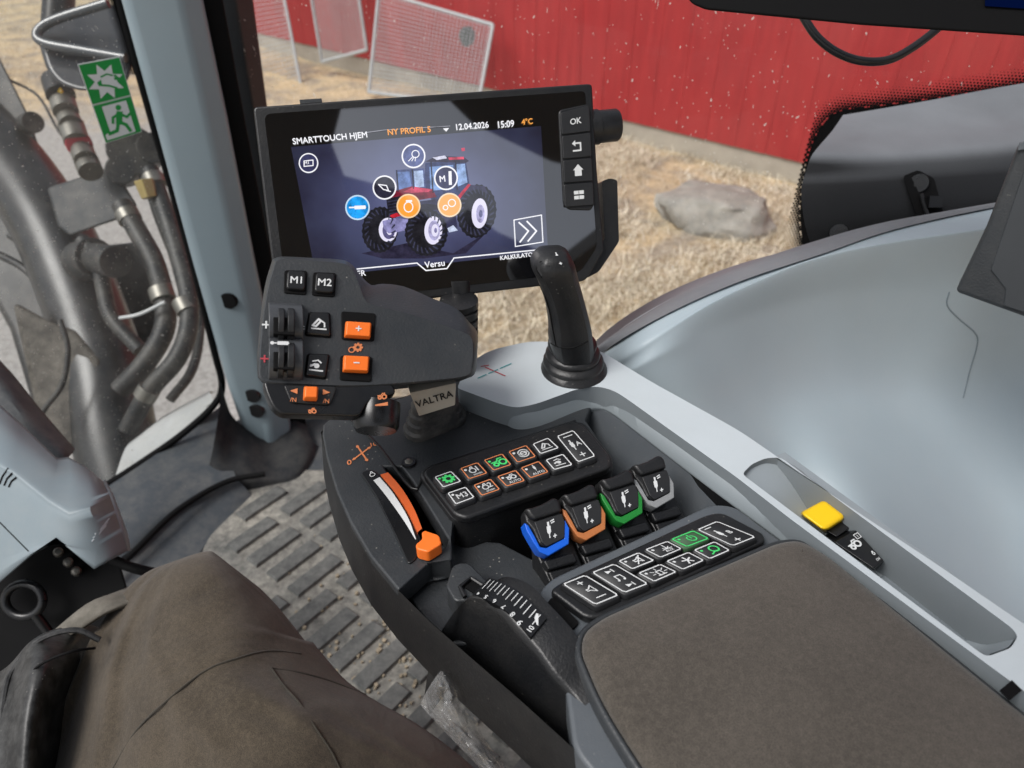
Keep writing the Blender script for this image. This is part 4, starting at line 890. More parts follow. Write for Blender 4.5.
def glass_mat(name, dens, long, film_=.1):
    m = bpy.data.materials.new(name); m.use_nodes = True; nt = m.node_tree; L = nt.links
    for n in list(nt.nodes): nt.nodes.remove(n)
    out = N(nt, 'ShaderNodeOutputMaterial'); tr = N(nt, 'ShaderNodeBsdfTransparent'); tr.inputs['Color'].default_value = (.93, .95, .94, 1)
    gls = N(nt, 'ShaderNodeBsdfGlossy', Roughness=.02); fr = N(nt, 'ShaderNodeFresnel', IOR=1.35)
    mx = N(nt, 'ShaderNodeMixShader'); fm = N(nt, 'ShaderNodeMath', operation='MULTIPLY'); fm.inputs[1].default_value = .6; L.new(fr.outputs[0], fm.inputs[0])
    L.new(fm.outputs[0], mx.inputs[0]); L.new(tr.outputs[0], mx.inputs[1]); L.new(gls.outputs[0], mx.inputs[2])
    df = N(nt, 'ShaderNodeBsdfDiffuse'); df.inputs['Color'].default_value = (.75, .72, .66, 1)
    ob = N(nt, 'ShaderNodeTexCoord').outputs['Object']; mp = N(nt, 'ShaderNodeMapping'); L.new(ob, mp.inputs[0])
    mp.inputs['Rotation'].default_value = (0, R(25), 0); mp.inputs['Scale'].default_value = (1, 1, long)
    nz = N(nt, 'ShaderNodeTexNoise', Scale=18.0, Detail=2.0); L.new(ob, nz.inputs['Vector'])
    wv = N(nt, 'ShaderNodeVectorMath', operation='MULTIPLY_ADD'); L.new(nz.outputs['Color'], wv.inputs[0]); wv.inputs[1].default_value = (.05, .05, .05); L.new(mp.outputs[0], wv.inputs[2])
    fac = None
    for sc, th, pr in ((38, .065, .66), (85, .095, .6), (190, .13, .5)):
        v = N(nt, 'ShaderNodeTexVoronoi', Scale=float(sc)); L.new(wv.outputs[0], v.inputs['Vector'])
        a = N(nt, 'ShaderNodeMath', operation='LESS_THAN'); L.new(v.outputs['Distance'], a.inputs[0]); a.inputs[1].default_value = th
        sp_ = N(nt, 'ShaderNodeSeparateColor'); L.new(v.outputs['Color'], sp_.inputs[0])
        g = N(nt, 'ShaderNodeMath', operation='GREATER_THAN'); L.new(sp_.outputs[0], g.inputs[0]); g.inputs[1].default_value = 1-(1-pr)*dens
        h = N(nt, 'ShaderNodeMath', operation='MULTIPLY'); L.new(a.outputs[0], h.inputs[0]); L.new(g.outputs[0], h.inputs[1])
        if fac: 
            q = N(nt, 'ShaderNodeMath', operation='MAXIMUM'); L.new(fac, q.inputs[0]); L.new(h.outputs[0], q.inputs[1]); fac = q.outputs[0]
        else: fac = h.outputs[0]
    film = N(nt, 'ShaderNodeTexNoise', Scale=5.0, Detail=6.0, Roughness=.7); L.new(ob, film.inputs['Vector'])
    fl_ = ramp(nt, film.outputs['Fac'], [(.3, (.0,)*3), (.75, (film_*dens,)*3)])
    s = N(nt, 'ShaderNodeMath', operation='MULTIPLY_ADD'); L.new(fac, s.inputs[0]); s.inputs[1].default_value = .7; L.new(fl_, s.inputs[2]); s.use_clamp = True
    m2 = N(nt, 'ShaderNodeMixShader'); L.new(s.outputs[0], m2.inputs[0]); L.new(mx.outputs[0], m2.inputs[1]); L.new(df.outputs[0], m2.inputs[2]); L.new(m2.outputs[0], out.inputs[0])
    return m
# windscreen in front of the driver (left part of the picture)
g0 = Vector((-.60, 1.27, 0)); gn = -FWD
def G1(x, y, d=0): return PL(x, y, g0+gn*d, gn)
ws = thing('windscreen', 'dusty windscreen with black edge seal at the loader side', 'window', G1(200, 430))
sealp = [(104, -60), (121, 5), (151, 115), (192, 260), (214, 350), (222, 385), (214, 405), (185, 432), (150, 457), (105, 486), (60, 511), (0, 543), (-80, 585)]
mb = MB(); mb.face([G1(x, y) for x, y in sealp+[(-260, 600), (-260, -60)]], glass_mat('dusty_windscreen_glass', 1.0, 1.0, .2)); put(mb, 'pane', ws, smooth=False)
mb = MB(); mb.tube(smoothline([G1(x, y, .004) for x, y in sealp], 5), .0075, void, 10); put(mb, 'seal', ws)
mb = MB()
for r_ in range(7):
    for k in range(150):
        x, y = 104+k*.9*.296, -60+k*.9; x -= 5+r_*2.1; 
        if y > 125: break
        if (k+r_) % 2 == 0 or 1:
            c = G1(x+.6*(k % 2), y, .003); rad = .0019*(1-r_/7.5)*1.0
            ux = RGT; mb.face([c+ux*math.cos(t)*rad+UP*math.sin(t)*rad for t in (0, 1.05, 2.1, 3.14, 4.19, 5.24)], void)
put(mb, 'dot_border', ws, smooth=False)
mb = MB(); mb.grid(patch([[G1(112, 486, -.03), G1(160, 452, -.03), G1(214, 402, -.03)], [G1(128, 455, -.12)+UP*.02, G1(165, 425, -.12)+UP*.02, G1(212, 398, -.12)+UP*.02], [G1(135, 440, -.25), G1(170, 418, -.25), G1(214, 392, -.25)]], 5, 4), plastic('pale_dusty_ledge', srgb(170, 172, 172), .6, dust=.3, gs=0)); put(mb, 'outer_sill', ws)
# exit sticker
Sx = crop(0, 0, .293)
mb = MB(); c4 = [G1(x, y, .006) for x, y in Sx((265, 220), (408, 193), (485, 450), (360, 490))]; nS = gn
lay2 = .0
mb.slab(c4, -gn*.0015, white)
mids = [c4[0]*.5+c4[3]*.5, c4[1]*.5+c4[2]*.5]
def sub(a, b, c, d, k): cc = (a+b+c+d)/4; return [p+(cc-p)*k for p in (a, b, c, d)]
q1 = Quad(mb, *sub(c4[0], c4[1], mids[1], mids[0], .04), eps=.0008); q1.n = gn
q2 = Quad(mb, *sub(mids[0], mids[1], c4[2], c4[3], .04), eps=.0008); q2.n = gn
q1.poly([(0, 0), (1, 0), (1, 1), (0, 1)], sticker_g); q1.e += .0004
st_ = []
for i in range(16):
    a = math.pi*2*i/16+.2; r = .47 if i % 2 == 0 else .27; st_.append((.5+r*math.cos(a), .48+r*math.sin(a)))
ctr_ = (.5, .48)
for a, b in zip(st_, st_[1:]+st_[:1]): q1.poly([ctr_, a, b], white)
q1.e += .0003; q1.poly([(.28, .50), (.4, .56), (.38, .42), (.3, .4)], sticker_g); q1.e += 1e-5; q1.stroke([(.36, .42), (.55, .36), (.72, .26)], .05, sticker_g); q1.stroke([(.42, .62), (.58, .66), (.7, .6)], .04, sticker_g); q1.stroke([(.76, .58), (.84, .48), (.74, .5)], .06, sticker_g)
q2.poly([(0, 0), (1, 0), (1, 1), (0, 1)], sticker_g); q2.e += .0004; q2.poly([(.2, .05), (.85, .05), (.85, .93), (.2, .93)], white); q2.poly([(.05, .05), (.2, .05), (.2, .25), (.05, .2)], white); q2.e += .0003
q2.disc(.6, .80, .075, sticker_g, 14); q2.stroke([(.58, .64), (.5, .42)], .17, sticker_g); q2.stroke([(.6, .62), (.74, .5), (.84, .56)], .07, sticker_g); q2.stroke([(.56, .64), (.38, .58), (.34, .45)], .07, sticker_g); q2.stroke([(.52, .42), (.66, .3), (.72, .12)], .09, sticker_g); q2.stroke([(.48, .42), (.38, .22), (.16, .2)], .09, sticker_g)
put(mb, 'exit_sticker', smooth=False, label='green and white emergency exit sticker with running man on the windscreen', cat='sticker')
# side window towards the barn
h0 = Vector((-.5, 1.34, 0)); h1 = Vector((.85, .98, 0)); hn = Vector((h1.y-h0.y, -(h1.x-h0.x), 0)).normalized(); hn = hn if hn.y < 0 else -hn
def G2(x, y, d=0): return PL(x, y, h0+hn*d, hn)
sw_ = thing('side_window', 'large speckled side window facing the red barn', 'window', G2(620, 330))
mb = MB(); mb.face([G2(x, y) for x, y in ((207, -160), (1250, -160), (1250, 330), (600, 360), (320, 480))], glass_mat('speckled_side_glass', .7, .5, .03)); put(mb, 'pane', sw_, smooth=False)
mb = MB(); path = smoothline([Vector((x, y, 0)) for x, y in ((806, 268), (800, 215), (806, 165), (818, 132), (838, 112), (880, 106), (960, 95), (1060, 80))], 30)
hux = Vector((-hn.y, hn.x, 0)); hux = hux if hux.x > 0 else -hux
pq = [G2(p.x, p.y, .003) for p in path]; o0_ = pq[0]; p2 = [((p-o0_).dot(hux), p.z-o0_.z) for p in pq]
area = p2+[(p2[-1][0], p2[0][1])]
def dist(a, b):
    m_ = 9
    for (x0, y0), (x1, y1) in zip(p2, p2[1:]):
        dx, dy = x1-x0, y1-y0; t = max(0, min(1, ((a-x0)*dx+(b-y0)*dy)/(dx*dx+dy*dy+1e-12))); m_ = min(m_, math.hypot(a-x0-dx*t, b-y0-dy*t))
    return m_
st2 = .0045; p2 = p2[::6]
for ia in range(-10, int(p2[-1][0]/st2)+2):
    for ib in range(-6, 90):
        a = ia*st2+(st2/2 if ib % 2 else 0); b = ib*st2*.87
        if inpoly(a, b, area): continue
        d_ = dist(a, b)
        if d_ < .026:
            rad = .0029*(1-d_/.029); c = o0_+hux*a+UP*b
            mb.face([c+hux*math.cos(t)*rad+UP*math.sin(t)*rad for t in (0, 1.05, 2.1, 3.14, 4.19, 5.24)], void)
mb.grid([[o0_+hux*a+UP*b-hn*.0006 for a, b in p2], [o0_+hux*(a+.05)+UP*(b-.05)-hn*.0006 for a, b in p2]], void)
put(mb, 'dot_border', sw_, smooth=False)

# ================================================================== WHEEL ARCH TRIM
rows = [[(578, 372, .66), (618, 331, .70), (676, 296, .735), (740, 268, .745), (800, 246, .752), (880, 225, .758), (985, 207, .764), (1090, 190, .768), (1450, 184, .768)],
        [(582, 372, .67), (620, 335, .72), (676, 303, .75), (742, 273, .756), (802, 250, .760), (880, 231, .764), (984, 214, .769), (1090, 197, .772), (1450, 191, .772)],
        [(592, 378, .68), (642, 341, .735), (700, 307, .752), (758, 279, .757), (812, 259, .761), (884, 244, .764), (982, 230, .769), (1090, 215, .772), (1450, 209, .772)],
        [(596, 384, .675), (650, 350, .73), (705, 312, .749), (762, 285, .754), (815, 265, .758), (886, 250, .761), (982, 237, .766), (1090, 222, .769), (1450, 216, .769)]]
def ahead(x, y, Y): r = ray(x, y); return CAM+r*(Y/r.y)
yc = [.545, .535, .58, .628, .662, .692, .708, .715, .715]
low = [([(602, 392), (662, 366), (722, 345), (778, 330), (828, 322), (892, 318), (975, 318), (1090, 310), (1450, 304)], 0),
       ([(615, 404), (680, 402), (745, 393), (800, 386), (850, 382), (905, 382), (975, 382), (1090, 372), (1450, 368)], -.012),
       ([(635, 425), (700, 440), (762, 430), (812, 420), (862, 414), (915, 416), (980, 418), (1100, 405), (1450, 400)], -.045),
       ([(665, 470), (740, 500), (800, 496), (850, 490), (900, 486), (950, 490), (1010, 496), (1120, 490), (1450, 488)], -.12),
       ([(720, 560), (800, 610), (860, 640), (910, 650), (960, 660), (1010, 670), (1070, 680), (1180, 680), (1500, 690)], -.29)]
rows3 = [[Z(*p) for p in r] for r in rows]+[[ahead(x, y, Y+dy*(1 if k > 2 else .55)) for k, ((x, y), Y) in enumerate(zip(pts, yc))] for pts, dy in low]
arch = thing('wheel_arch_trim', 'smooth blue grey moulded panel curving around beyond the grey rail', 'trim panel', Z(850, 560, .44))
G = patch(rows3, 7, 7)
for _ in range(26):
    H = [[p.copy() for p in r] for r in G]
    for a in range(26, len(G)-1):
        for j in range(1, len(G[0])-1): H[a][j] = G[a][j]*.4+(G[a-1][j]+G[a+1][j])*.25+(G[a][j-1]+G[a][j+1])*.05
    G = H
mb = MB(); mb.grid(G, bin_m); bo_ = put(mb, 'panel', arch, sub=1); ac = caster(bo_)
mb = MB(); mb.tube([ac(p.x, p.y, .0003) for p in smoothline([Vector((x, y, 0)) for x, y, d in ((949, 292, .7955), (947, 305, .7945), (958, 318, .7945), (975, 333, .794), (977, 345, .7935), (970, 370, .7925), (963, 398, .79))], 6)], .0008, plastic('shadow_gap_grey', srgb(122, 133, 139), .6, gs=0), 6)
put(mb, 'moulded_crease', arch)
mb = MB(); mb.grid(patch([[Z(578, 374, .66), Z(617, 333, .70), Z(676, 298, .735), Z(740, 270, .745), Z(800, 249, .75)], [Z(572, 372, .63), Z(606, 331, .67), Z(664, 294, .70), Z(733, 266, .72), Z(798, 248, .735)]], 4, 3), plastic('lip_grey', srgb(112, 112, 116), .6)); put(mb, 'outer_lip', arch)
ro = [Z(*p) for p in ((588, 354, .70), (618, 331, .718), (676, 296, .739), (740, 267, .749), (812, 242, .757), (890, 221, .763), (1000, 203, .770), (1090, 189, .770), (1450, 183, .770))]; ri = [Z(*p) for p in ((600, 354, .70), (630, 334, .733), (685, 305, .754), (749, 278, .760), (822, 254, .764), (896, 229, .7675), (1000, 206, .7705), (1090, 192, .771), (1450, 186, .771))]
mb = MB(); mb.grid(patch([ro, [a*.5+b*.5+UP*.0035 for a, b in zip(ro, ri)], ri], 5, 4), plastic('rim_cap_grey', srgb(112, 114, 118), .7, gs=.3, dust=.1)); put(mb, 'rim_cap', arch)
# padded panel below the side window
padp = thing('padded_panel', 'dark padded vinyl panel with top light painted in and two screws under the side window', 'panel', D(900, 250, .88))
pl = [(843, 115, .955), (832, 131, .915), (819, 146, .88), (811, 157, .862), (805, 174, .86), (801, 192, .858), (805, 225, .862), (814, 254, .87)]
pc = [(920, 102, .955), (916, 126, .915), (908, 145, .878), (901, 156, .862), (897, 170, .857), (895, 190, .855), (894, 225, .86), (896, 250, .87)]
pr = [(1070, 76, .955), (1070, 108, .915), (1070, 128, .878), (1070, 140, .862), (1070, 155, .857), (1070, 180, .855), (1070, 215, .86), (1070, 240, .87)]
Gp = patch([[D(*p) for p in r] for r in (pl, pc, pr, [(x+330, y-44, d) for x, y, d in pr])], 4, 8)
tops = [r[:13] for r in Gp]; fronts = [r[12:] for r in Gp]
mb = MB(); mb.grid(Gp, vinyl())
e0 = Gp[0]; mb.grid([e0, [p+ (D(830, 200, .95)-D(830, 200, .86))*.8+Vector((.015, 0, 0)) for p in e0]], pad_shade); put(mb, 'cushioned_cover', padp, ang=60)
for x, y in ((839, 233), (919, 183)):
    c = D(x, y, .853); nn = (CAM-c).normalized(); mb = MB(); mb.cyl(c-nn*.004, c+nn*.004, .0115, .0105, black_gloss, 20); mb.cyl(c+nn*.004, c+nn*.005, .006, .006, black, 6); put(mb, 'screw', padp, ang=40)
mb = MB(); c = [D(x, y, .852) for x, y in ((903, 176), (918, 170), (934, 178), (946, 222), (920, 226))]; nn = (CAM-c[0]).normalized(); mb.slab(rpoly(c, .004), -nn*.012, void)
mb.tube([D(x, y, .848) for x, y in ((921, 194), (924, 205), (928, 218), (930, 224))], .0025, black_gloss, 8); mb.box(D(934, 202, .848), Vector((.008, 0, 0)), Vector((0, .003, .006)), Vector((0, .004, -.002)), black_gloss); put(mb, 'latch', padp)
# dark cover at the right edge
cov = thing('seat_side_cover', 'dark grey angular plastic cover with stepped edge at the window side', 'cover', D(1000, 315, .66))
cn = (CAM-D(1000, 240, .62)).normalized(); cn = (cn+Vector((-.35, -.1, -.15))).normalized(); c0_ = D(1000, 240, .64)
cq = lambda pts, d=0: [PL(x, y, c0_+cn*d, cn) for x, y in pts]
mb = MB(); o_ = cq([(1019, 143), (1150, 125), (1150, 362), (1010, 312), (955, 292), (960, 282), (985, 230)]); mb.loft([off(o_, (o_[0]-CAM).normalized()*.06), o_], charcoal); put(mb, 'shell', cov, bevel=.004)
mb = MB(); o_ = cq([(1027, 160), (1140, 146), (1140, 352), (1003, 306), (1005, 289), (990, 270), (1000, 240)], .002); mb.slab(o_, -cn*.003, midgrey if False else plastic('cover_inset', srgb(52, 55, 58), .5)); put(mb, 'inset_panel', cov, bevel=.0015)
mb = MB(); o_ = cq([(1019, 142), (1148, 123), (1148, 132), (1017, 151)], .003); mb.slab(o_, -cn*.003, midgrey); put(mb, 'top_rim', cov, bevel=.001)
# overhead monitor and its cable
mo = thing('overhead_monitor', 'black slim monitor casing cut off by the top of the view', 'monitor', D(870, 10, .55))
mb = MB(); o_ = [D(x, y, .55) for x, y in ((686, -70), (686, -4), (692, 4), (706, 10), (860, 25), (1350, 58), (1350, -70))]; mb.slab(rpoly(o_, .004), (o_[1]-CAM).normalized()*.025, void); put(mb, 'casing', mo, bevel=.003)
mb = MB(); o_ = [D(x, y, .5485) for x, y in ((985, -12), (1060, -8), (1060, 11), (985, 6))]; mb.face(o_, glow('blue_display_light', srgb(14, 40, 110), .22, 1.05)); put(mb, 'blue_strip', mo, smooth=False)
mb = MB(); mb.tube(smoothline([D(x, y, .72) for x, y in ((796, 2), (804, 18), (818, 38), (838, 53), (862, 61), (888, 60), (912, 48), (938, 28), (955, 8))], 6), .0042, black_gloss, 12); put(mb, 'cable', label='black cable looping below the overhead monitor', cat='cable')

# ================================================================== STEERING COLUMN
sc_ = thing('steering_column', 'light grey steering column shroud with vents and black underside', 'steering column', D(60, 600, .9))
rows = [[(-40, 371, 1.02), (20, 424, .98), (56, 459, .955), (68, 458, .955), (86, 468, .952), (103, 483, .94)],
        [(-40, 400, .95), (18, 440, .92), (55, 475, .89), (70, 474, .89), (88, 480, .89), (104, 487, .91)],
        [(-40, 440, .89), (14, 468, .87), (50, 497, .845), (70, 508, .835), (90, 503, .845), (108, 494, .885)],
        [(-40, 450, .884), (14, 477, .864), (50, 506, .839), (70, 517, .829), (90, 511, .836), (110, 500, .88)],
        [(-40, 480, .88), (12, 497, .86), (48, 520, .838), (72, 530, .828), (95, 524, .84), (114, 512, .875)],
        [(-40, 530, .88), (6, 528, .86), (42, 532, .84), (70, 545, .828), (97, 546, .84), (120, 530, .87)],
        [(-40, 605, .88), (0, 582, .865), (31, 555, .845), (57, 538, .832), (94, 569, .835), (127, 551, .868)]]
mb = MB(); mb.grid(patch([[D(*p) for p in r] for r in rows], 1, 5), shroud_m)
re = [D(103, 483, .94), D(108, 494, .885), D(114, 512, .875), D(120, 530, .87), D(127, 551, .868)]; mb.grid([re, [D(104, 480, .97), D(112, 494, .97), D(120, 515, .97), D(126, 532, .97), D(130, 551, .97)]], shroud_m)
so_ = put(mb, 'shroud', sc_, solid=.003, ang=60); shc = caster(so_)
mb = MB()
for k in range(3): mb.tube([shc(x_, y_, .0017) for x_, y_ in ((1+k*4.5, 484+k*1.5), (4+k*4.5, 476+k*2.5), (9+k*4.5, 469+k*4))], .0013, void, 6)
put(mb, 'vent_slots', sc_)
mb = MB()
for k in range(3): mb.tube([shc(92+k*1.5, 541-k*3.5, .0018), shc(99+k*1.5, 533-k*3.5, .0018), shc(105+k*1.5, 526-k*3.5, .0018)], .0008, rail_m, 6)
put(mb, 'grip_lines', sc_)
mb = MB(); mb.tube([shc(x_, y_, .0016) for x_, y_ in ((1, 522), (8, 529), (16, 537), (24, 545), (30, 551))], .0008, void, 6); put(mb, 'panel_gap', sc_)
mb = MB(); o_ = [D(x, y, .93) for x, y in ((-60, 570), (31, 545), (57, 530), (94, 560), (116, 548), (128, 590), (95, 640), (40, 690), (-60, 720))]; mb.slab(o_, (o_[1]-CAM).normalized()*.03, void)
for x, y in ((58, 552), (68, 562), (76, 571)): mb.tube([D(x, y, .905), D(x+1, y+1, .93)], .006, metal, 10)
put(mb, 'underside', sc_, bevel=.004)
mb = MB(); cc = D(24, 600, .90); ux, uy = ray(600, 384)-ray(512, 384), ray(512, 300)-ray(512, 384); ux.normalize(); uy.normalize()
mb.tube([cc+ux*math.cos(t*2*math.pi/20)*.024+uy*math.sin(t*2*math.pi/20)*.021 for t in range(21)], .0055, metal if False else black_gloss, 10); mb.tube([D(35, 614, .9), D(50, 634, .91)], .006, black_gloss, 10); put(mb, 'release_ring', sc_)
mb = MB(); mb.tube(smoothline([D(x, y, d) for x, y, d in ((100, 552, .9), (120, 563, .90), (145, 571, .9), (180, 577, .92))], 5), .0065, void, 12); put(mb, 'column_hose', label='short black hose leaving the steering column towards the knee', cat='hose')
# dashboard edge
knit = plastic('knit_texture_plastic', srgb(58, 61, 64), .6, grain=260, gs=1.0, dust=.2)
mb = MB(); mb.grid(patch([[D(-60, 310, 1.16), D(0, 362, 1.12), D(38, 408, 1.09), (D(74, 450, 1.06))], [D(-60, 335, 1.08), D(0, 384, 1.05), D(34, 426, 1.02), D(68, 458, 1.0)], [D(-60, 372, 1.05), D(0, 412, 1.03), D(28, 440, 1.0), D(60, 466, .99)]], 4, 4), knit); put(mb, 'dashboard_edge', label='dark textured dashboard edge behind the steering column', cat='dashboard', solid=.004)

# ================================================================== DRIVER: KNEE AND THIGH
per = thing('person', 'seated person in dusty brown work trousers, only knee and thigh visible', 'person', Z(260, 800, .40))
tr_m = fabric('brown_work_trousers', srgb(56, 49, 40), srgb(80, 71, 59), 1100, .55, .3)
rws = [(551, 186, 232, .742), (553, 170, 243, .728), (559, 152, 256, .71), (571, 134, 269, .692), (588, 118, 284, .674), (612, 102, 303, .652), (640, 86, 326, .63), (664, 75, 348, .612), (684, 67, 378, .597), (704, 59, 414, .583), (728, 50, 448, .57), (752, 40, 476, .558), (800, 18, 520, .535), (870, -16, 590, .505), (950, -60, 650, .475)]
NU = 64
def leg(u, x0, x1, y, d):                 # u from 0 (outer left edge) to 1
    x = x0+(x1-x0)*u; c = math.cos(math.pi*(u-.5)); half = (x1-x0)/2*d/FPX
    bul = half*.75*(1-c**.8 if c > 0 else 1)
    yy = y + (1-c)*(26 if y < 620 else 18)*(1.0 if u > .5 else .4)
    return x, yy, d+bul
def rowat(t):
    i = min(int(t), len(rws)-2); f = t-i; f2 = f
    P = [rws[max(0, min(len(rws)-1, i+k))] for k in (-1, 0, 1, 2)]; o = []
    for k in range(4):
        a, b, c, d = (p[k] for p in P); o.append(.5*((2*b)+(c-a)*f+(2*a-5*b+4*c-d)*f*f+(3*b-a-3*c+d)*f**3))
    return o
rings = []
NT = 90
def legpt(u, t):
    y, x0, x1, d = rowat(t); x, yy, dd = leg(u, x0, x1, y, d)
    p = D(x, yy, dd); tt = t/(len(rws)-1)
    e = noise.noise(Vector((x*.010, yy*.010, 0)))*.008+noise.noise(Vector((x*.022, yy*.03, 3)))*.0035+noise.noise(Vector((x*.05+yy*.03, yy*.06, 8)))*.0012
    # hanging folds on the inner side of the knee
    g = max(0, 1-u*3.2)*min(1, tt*2.2); e += g*.010*math.sin(u*46+yy*.012)+g*.004*math.sin(u*90+2)
    # soft creases running across the thigh
    for ox, oy, ang_, wd, am in ((300, 720, .55, 9, .0035), (210, 740, .9, 12, .003), (350, 735, .5, 7, .004), (165, 690, 1.25, 10, .003), (400, 745, .55, 6, .0035)):
        s = -(x-ox)*math.sin(ang_)+(yy-oy)*math.cos(ang_); l = (x-ox)*math.cos(ang_)+(yy-oy)*math.sin(ang_); e += 1.7*am*math.exp(-(s/wd)**2)*math.exp(-(l/70)**2)
    return p+(CAM-p).normalized()*e
for k in range(NT+1):
    t = k/NT*(len(rws)-1.001)
    f = [legpt(j/NU, t) for j in range(NU+1)]
    c = sum(f, Vector())/len(f); aw = (c-CAM).normalized(); half = (f[-1]-f[0]).length/2
    bkp = [f[-1]+(f[0]-f[-1])*q+aw*(half*1.1*math.sin(math.pi*q)) for q in (.12, .3, .5, .7, .88)]
    rings.append(f+bkp)
mb = MB(); mb.loft(rings, tr_m); trs = put(mb, 'trousers', per, ang=180)
def ontro(pts, rad, m, name, lift=.0006):
    P = []
    for x, y in pts:                     # nearest surface point along the view
        best = min(((legpt(j/NU, k/NT*(len(rws)-1.001)), j, k) for j in range(0, NU+1) for k in range(20, NT)), key=lambda w: ((CAM+ (w[0]-CAM)) - (CAM+ray(x, y)*((w[0]-CAM).dot(Vector((0, math.cos(PITCH), -math.sin(PITCH))))))).length)
        P.append(best[0]+(CAM-best[0]).normalized()*lift)
    mb = MB(); mb.tube(smoothline(P, 6), rad, m, 6); return put(mb, name, trs)
seam_m = fabric('dark_seam', srgb(48, 44, 37), srgb(62, 57, 48))
ontro([(112, 768), (140, 728), (170, 697), (205, 672), (240, 657), (270, 652), (300, 655)], .0009, seam_m, 'seam')
ontro([(272, 668), (285, 688), (300, 705), (315, 728), (330, 752), (340, 768)], .0008, seam_m, 'pocket_edge')
ontro([(272, 668), (300, 672), (330, 682), (365, 695)], .0008, seam_m, 'pocket_edge')
boot_m = plastic('scuffed_black_leather', srgb(27, 27, 27), .42, grain=120, gs=.6, dust=.4, var=.35, blotch=26, dustc=(.17, .17, .165), specks=.5)
mb = MB(); mb.grid(patch([[D(-60, 690, .70), D(0, 672, .68), D(30, 642, .67), D(52, 630, .70), D(84, 624, .73), D(108, 630, .77)], [D(-60, 720, .66), D(4, 700, .645), D(34, 672, .635), D(58, 660, .66), D(80, 655, .70), D(98, 660, .76)], [D(-60, 760, .63), D(2, 745, .62), D(28, 725, .61), D(46, 715, .64), D(62, 708, .68), D(78, 705, .74)], [D(-60, 850, .60), D(0, 840, .59), D(25, 830, .585), D(38, 830, .63), D(52, 815, .66), D(66, 810, .72)]], 5, 6), boot_m)
bt = put(mb, 'boot', per, sub=1, solid=.003, label='scuffed black leather boot')
mb = MB(); mb.tube(smoothline([D(x, y, d) for x, y, d in ((0, 770, .612), (4, 700, .642), (14, 668, .662), (40, 640, .668), (75, 630, .675), (100, 640, .68))], 6), .0028, boot_m, 8)
mb.tube(smoothline([D(x, y, d) for x, y, d in ((15, 690, .645), (40, 665, .636), (70, 652, .64), (95, 648, .66))], 6), .0012, void, 8); put(mb, 'welt', bt)
mb = MB(); mb.grid(patch([[D(30, 655, .74), D(60, 628, .74), D(90, 605, .75), D(130, 588, .77)], [D(42, 646, .715), D(68, 622, .71), D(98, 601, .715), D(135, 592, .74)], [D(50, 648, .71), D(80, 630, .70), D(108, 612, .70), D(140, 600, .72)]], 4, 4), plastic('dusty_boot_tongue', srgb(88, 84, 76), .8, dust=.4, gs=.4)); put(mb, 'boot_tongue', bt, solid=.004)

# ================================================================== PLASTIC BAG
def film_mat():
    m = bpy.data.materials.new('clear_plastic_film'); m.use_nodes = True; nt = m.node_tree; b = nt.nodes['Principled BSDF']; L = nt.links
    b.inputs['Base Color'].default_value = (.8, .81, .82, 1); b.inputs['Roughness'].default_value = .1; b.inputs['IOR'].default_value = 1.6
    ob = N(nt, 'ShaderNodeTexCoord').outputs['Object']; n1 = N(nt, 'ShaderNodeTexVoronoi', Scale=48.0); L.new(ob, n1.inputs['Vector']); n2 = N(nt, 'ShaderNodeTexNoise', Scale=60.0, Detail=4.0); L.new(ob, n2.inputs['Vector'])
    ad = N(nt, 'ShaderNodeMath', operation='ADD'); L.new(n1.outputs['Distance'], ad.inputs[0]); L.new(n2.outputs['Fac'], ad.inputs[1])
    bp = N(nt, 'ShaderNodeBump', Strength=1.0, Distance=.004); L.new(ad.outputs[0], bp.inputs['Height']); L.new(bp.outputs[0], b.inputs['Normal'])
    tr = N(nt, 'ShaderNodeBsdfTransparent'); gs_ = N(nt, 'ShaderNodeBsdfGlossy', Roughness=.12); L.new(bp.outputs[0], gs_.inputs['Normal'])
    m1 = N(nt, 'ShaderNodeMixShader'); m1.inputs[0].default_value = .8; L.new(b.outputs[0], m1.inputs[1]); L.new(gs_.outputs[0], m1.inputs[2])
    mx = N(nt, 'ShaderNodeMixShader'); lw = N(nt, 'ShaderNodeLayerWeight', Blend=.5); L.new(bp.outputs[0], lw.inputs['Normal'])
    r_ = ramp(nt, lw.outputs['Facing'], [(.05, (.03,)*3), (.6, (.24,)*3), (1, (.85,)*3)]); L.new(r_, mx.inputs[0]); L.new(tr.outputs[0], mx.inputs[1]); L.new(m1.outputs[0], mx.inputs[2]); L.new(mx.outputs[0], nt.nodes['Material Output'].inputs[0]); return m
mb = MB(); bl = [(440, 671), (432, 682), (424, 696), (420, 705), (446, 733), (480, 768), (520, 800)]; br = [(446, 672), (456, 680), (465, 690), (472, 708), (482, 735), (508, 770), (540, 805)]
for layer in (0, 1):
    Gb = []
    for k in range(30):
        t = k/29*(len(bl)-1.001); i = int(t); f = t-i; row = []
        for j in range(24):
            u = j/23; x0 = bl[i][0]*(1-f)+bl[i+1][0]*f; y0 = bl[i][1]*(1-f)+bl[i+1][1]*f; x1 = br[i][0]*(1-f)+br[i+1][0]*f; y1 = br[i][1]*(1-f)+br[i+1][1]*f
            x = x0+(x1-x0)*u; y = y0+(y1-y0)*u
            c = noise.cell_vector(Vector((x*.06, y*.045, layer))); e = .012*noise.turbulence(Vector((x*.045, y*.03, layer*5)), 3, True)+.004*c.x
            row.append(D(x, y, .475+layer*.012-e*.8-.012*math.sin(math.pi*u)))
        Gb.append(row)
    mb.grid(Gb, film_m if layer else film_mat()) if False else mb.grid(Gb, mb.mats[0] if mb.mats else film_mat())
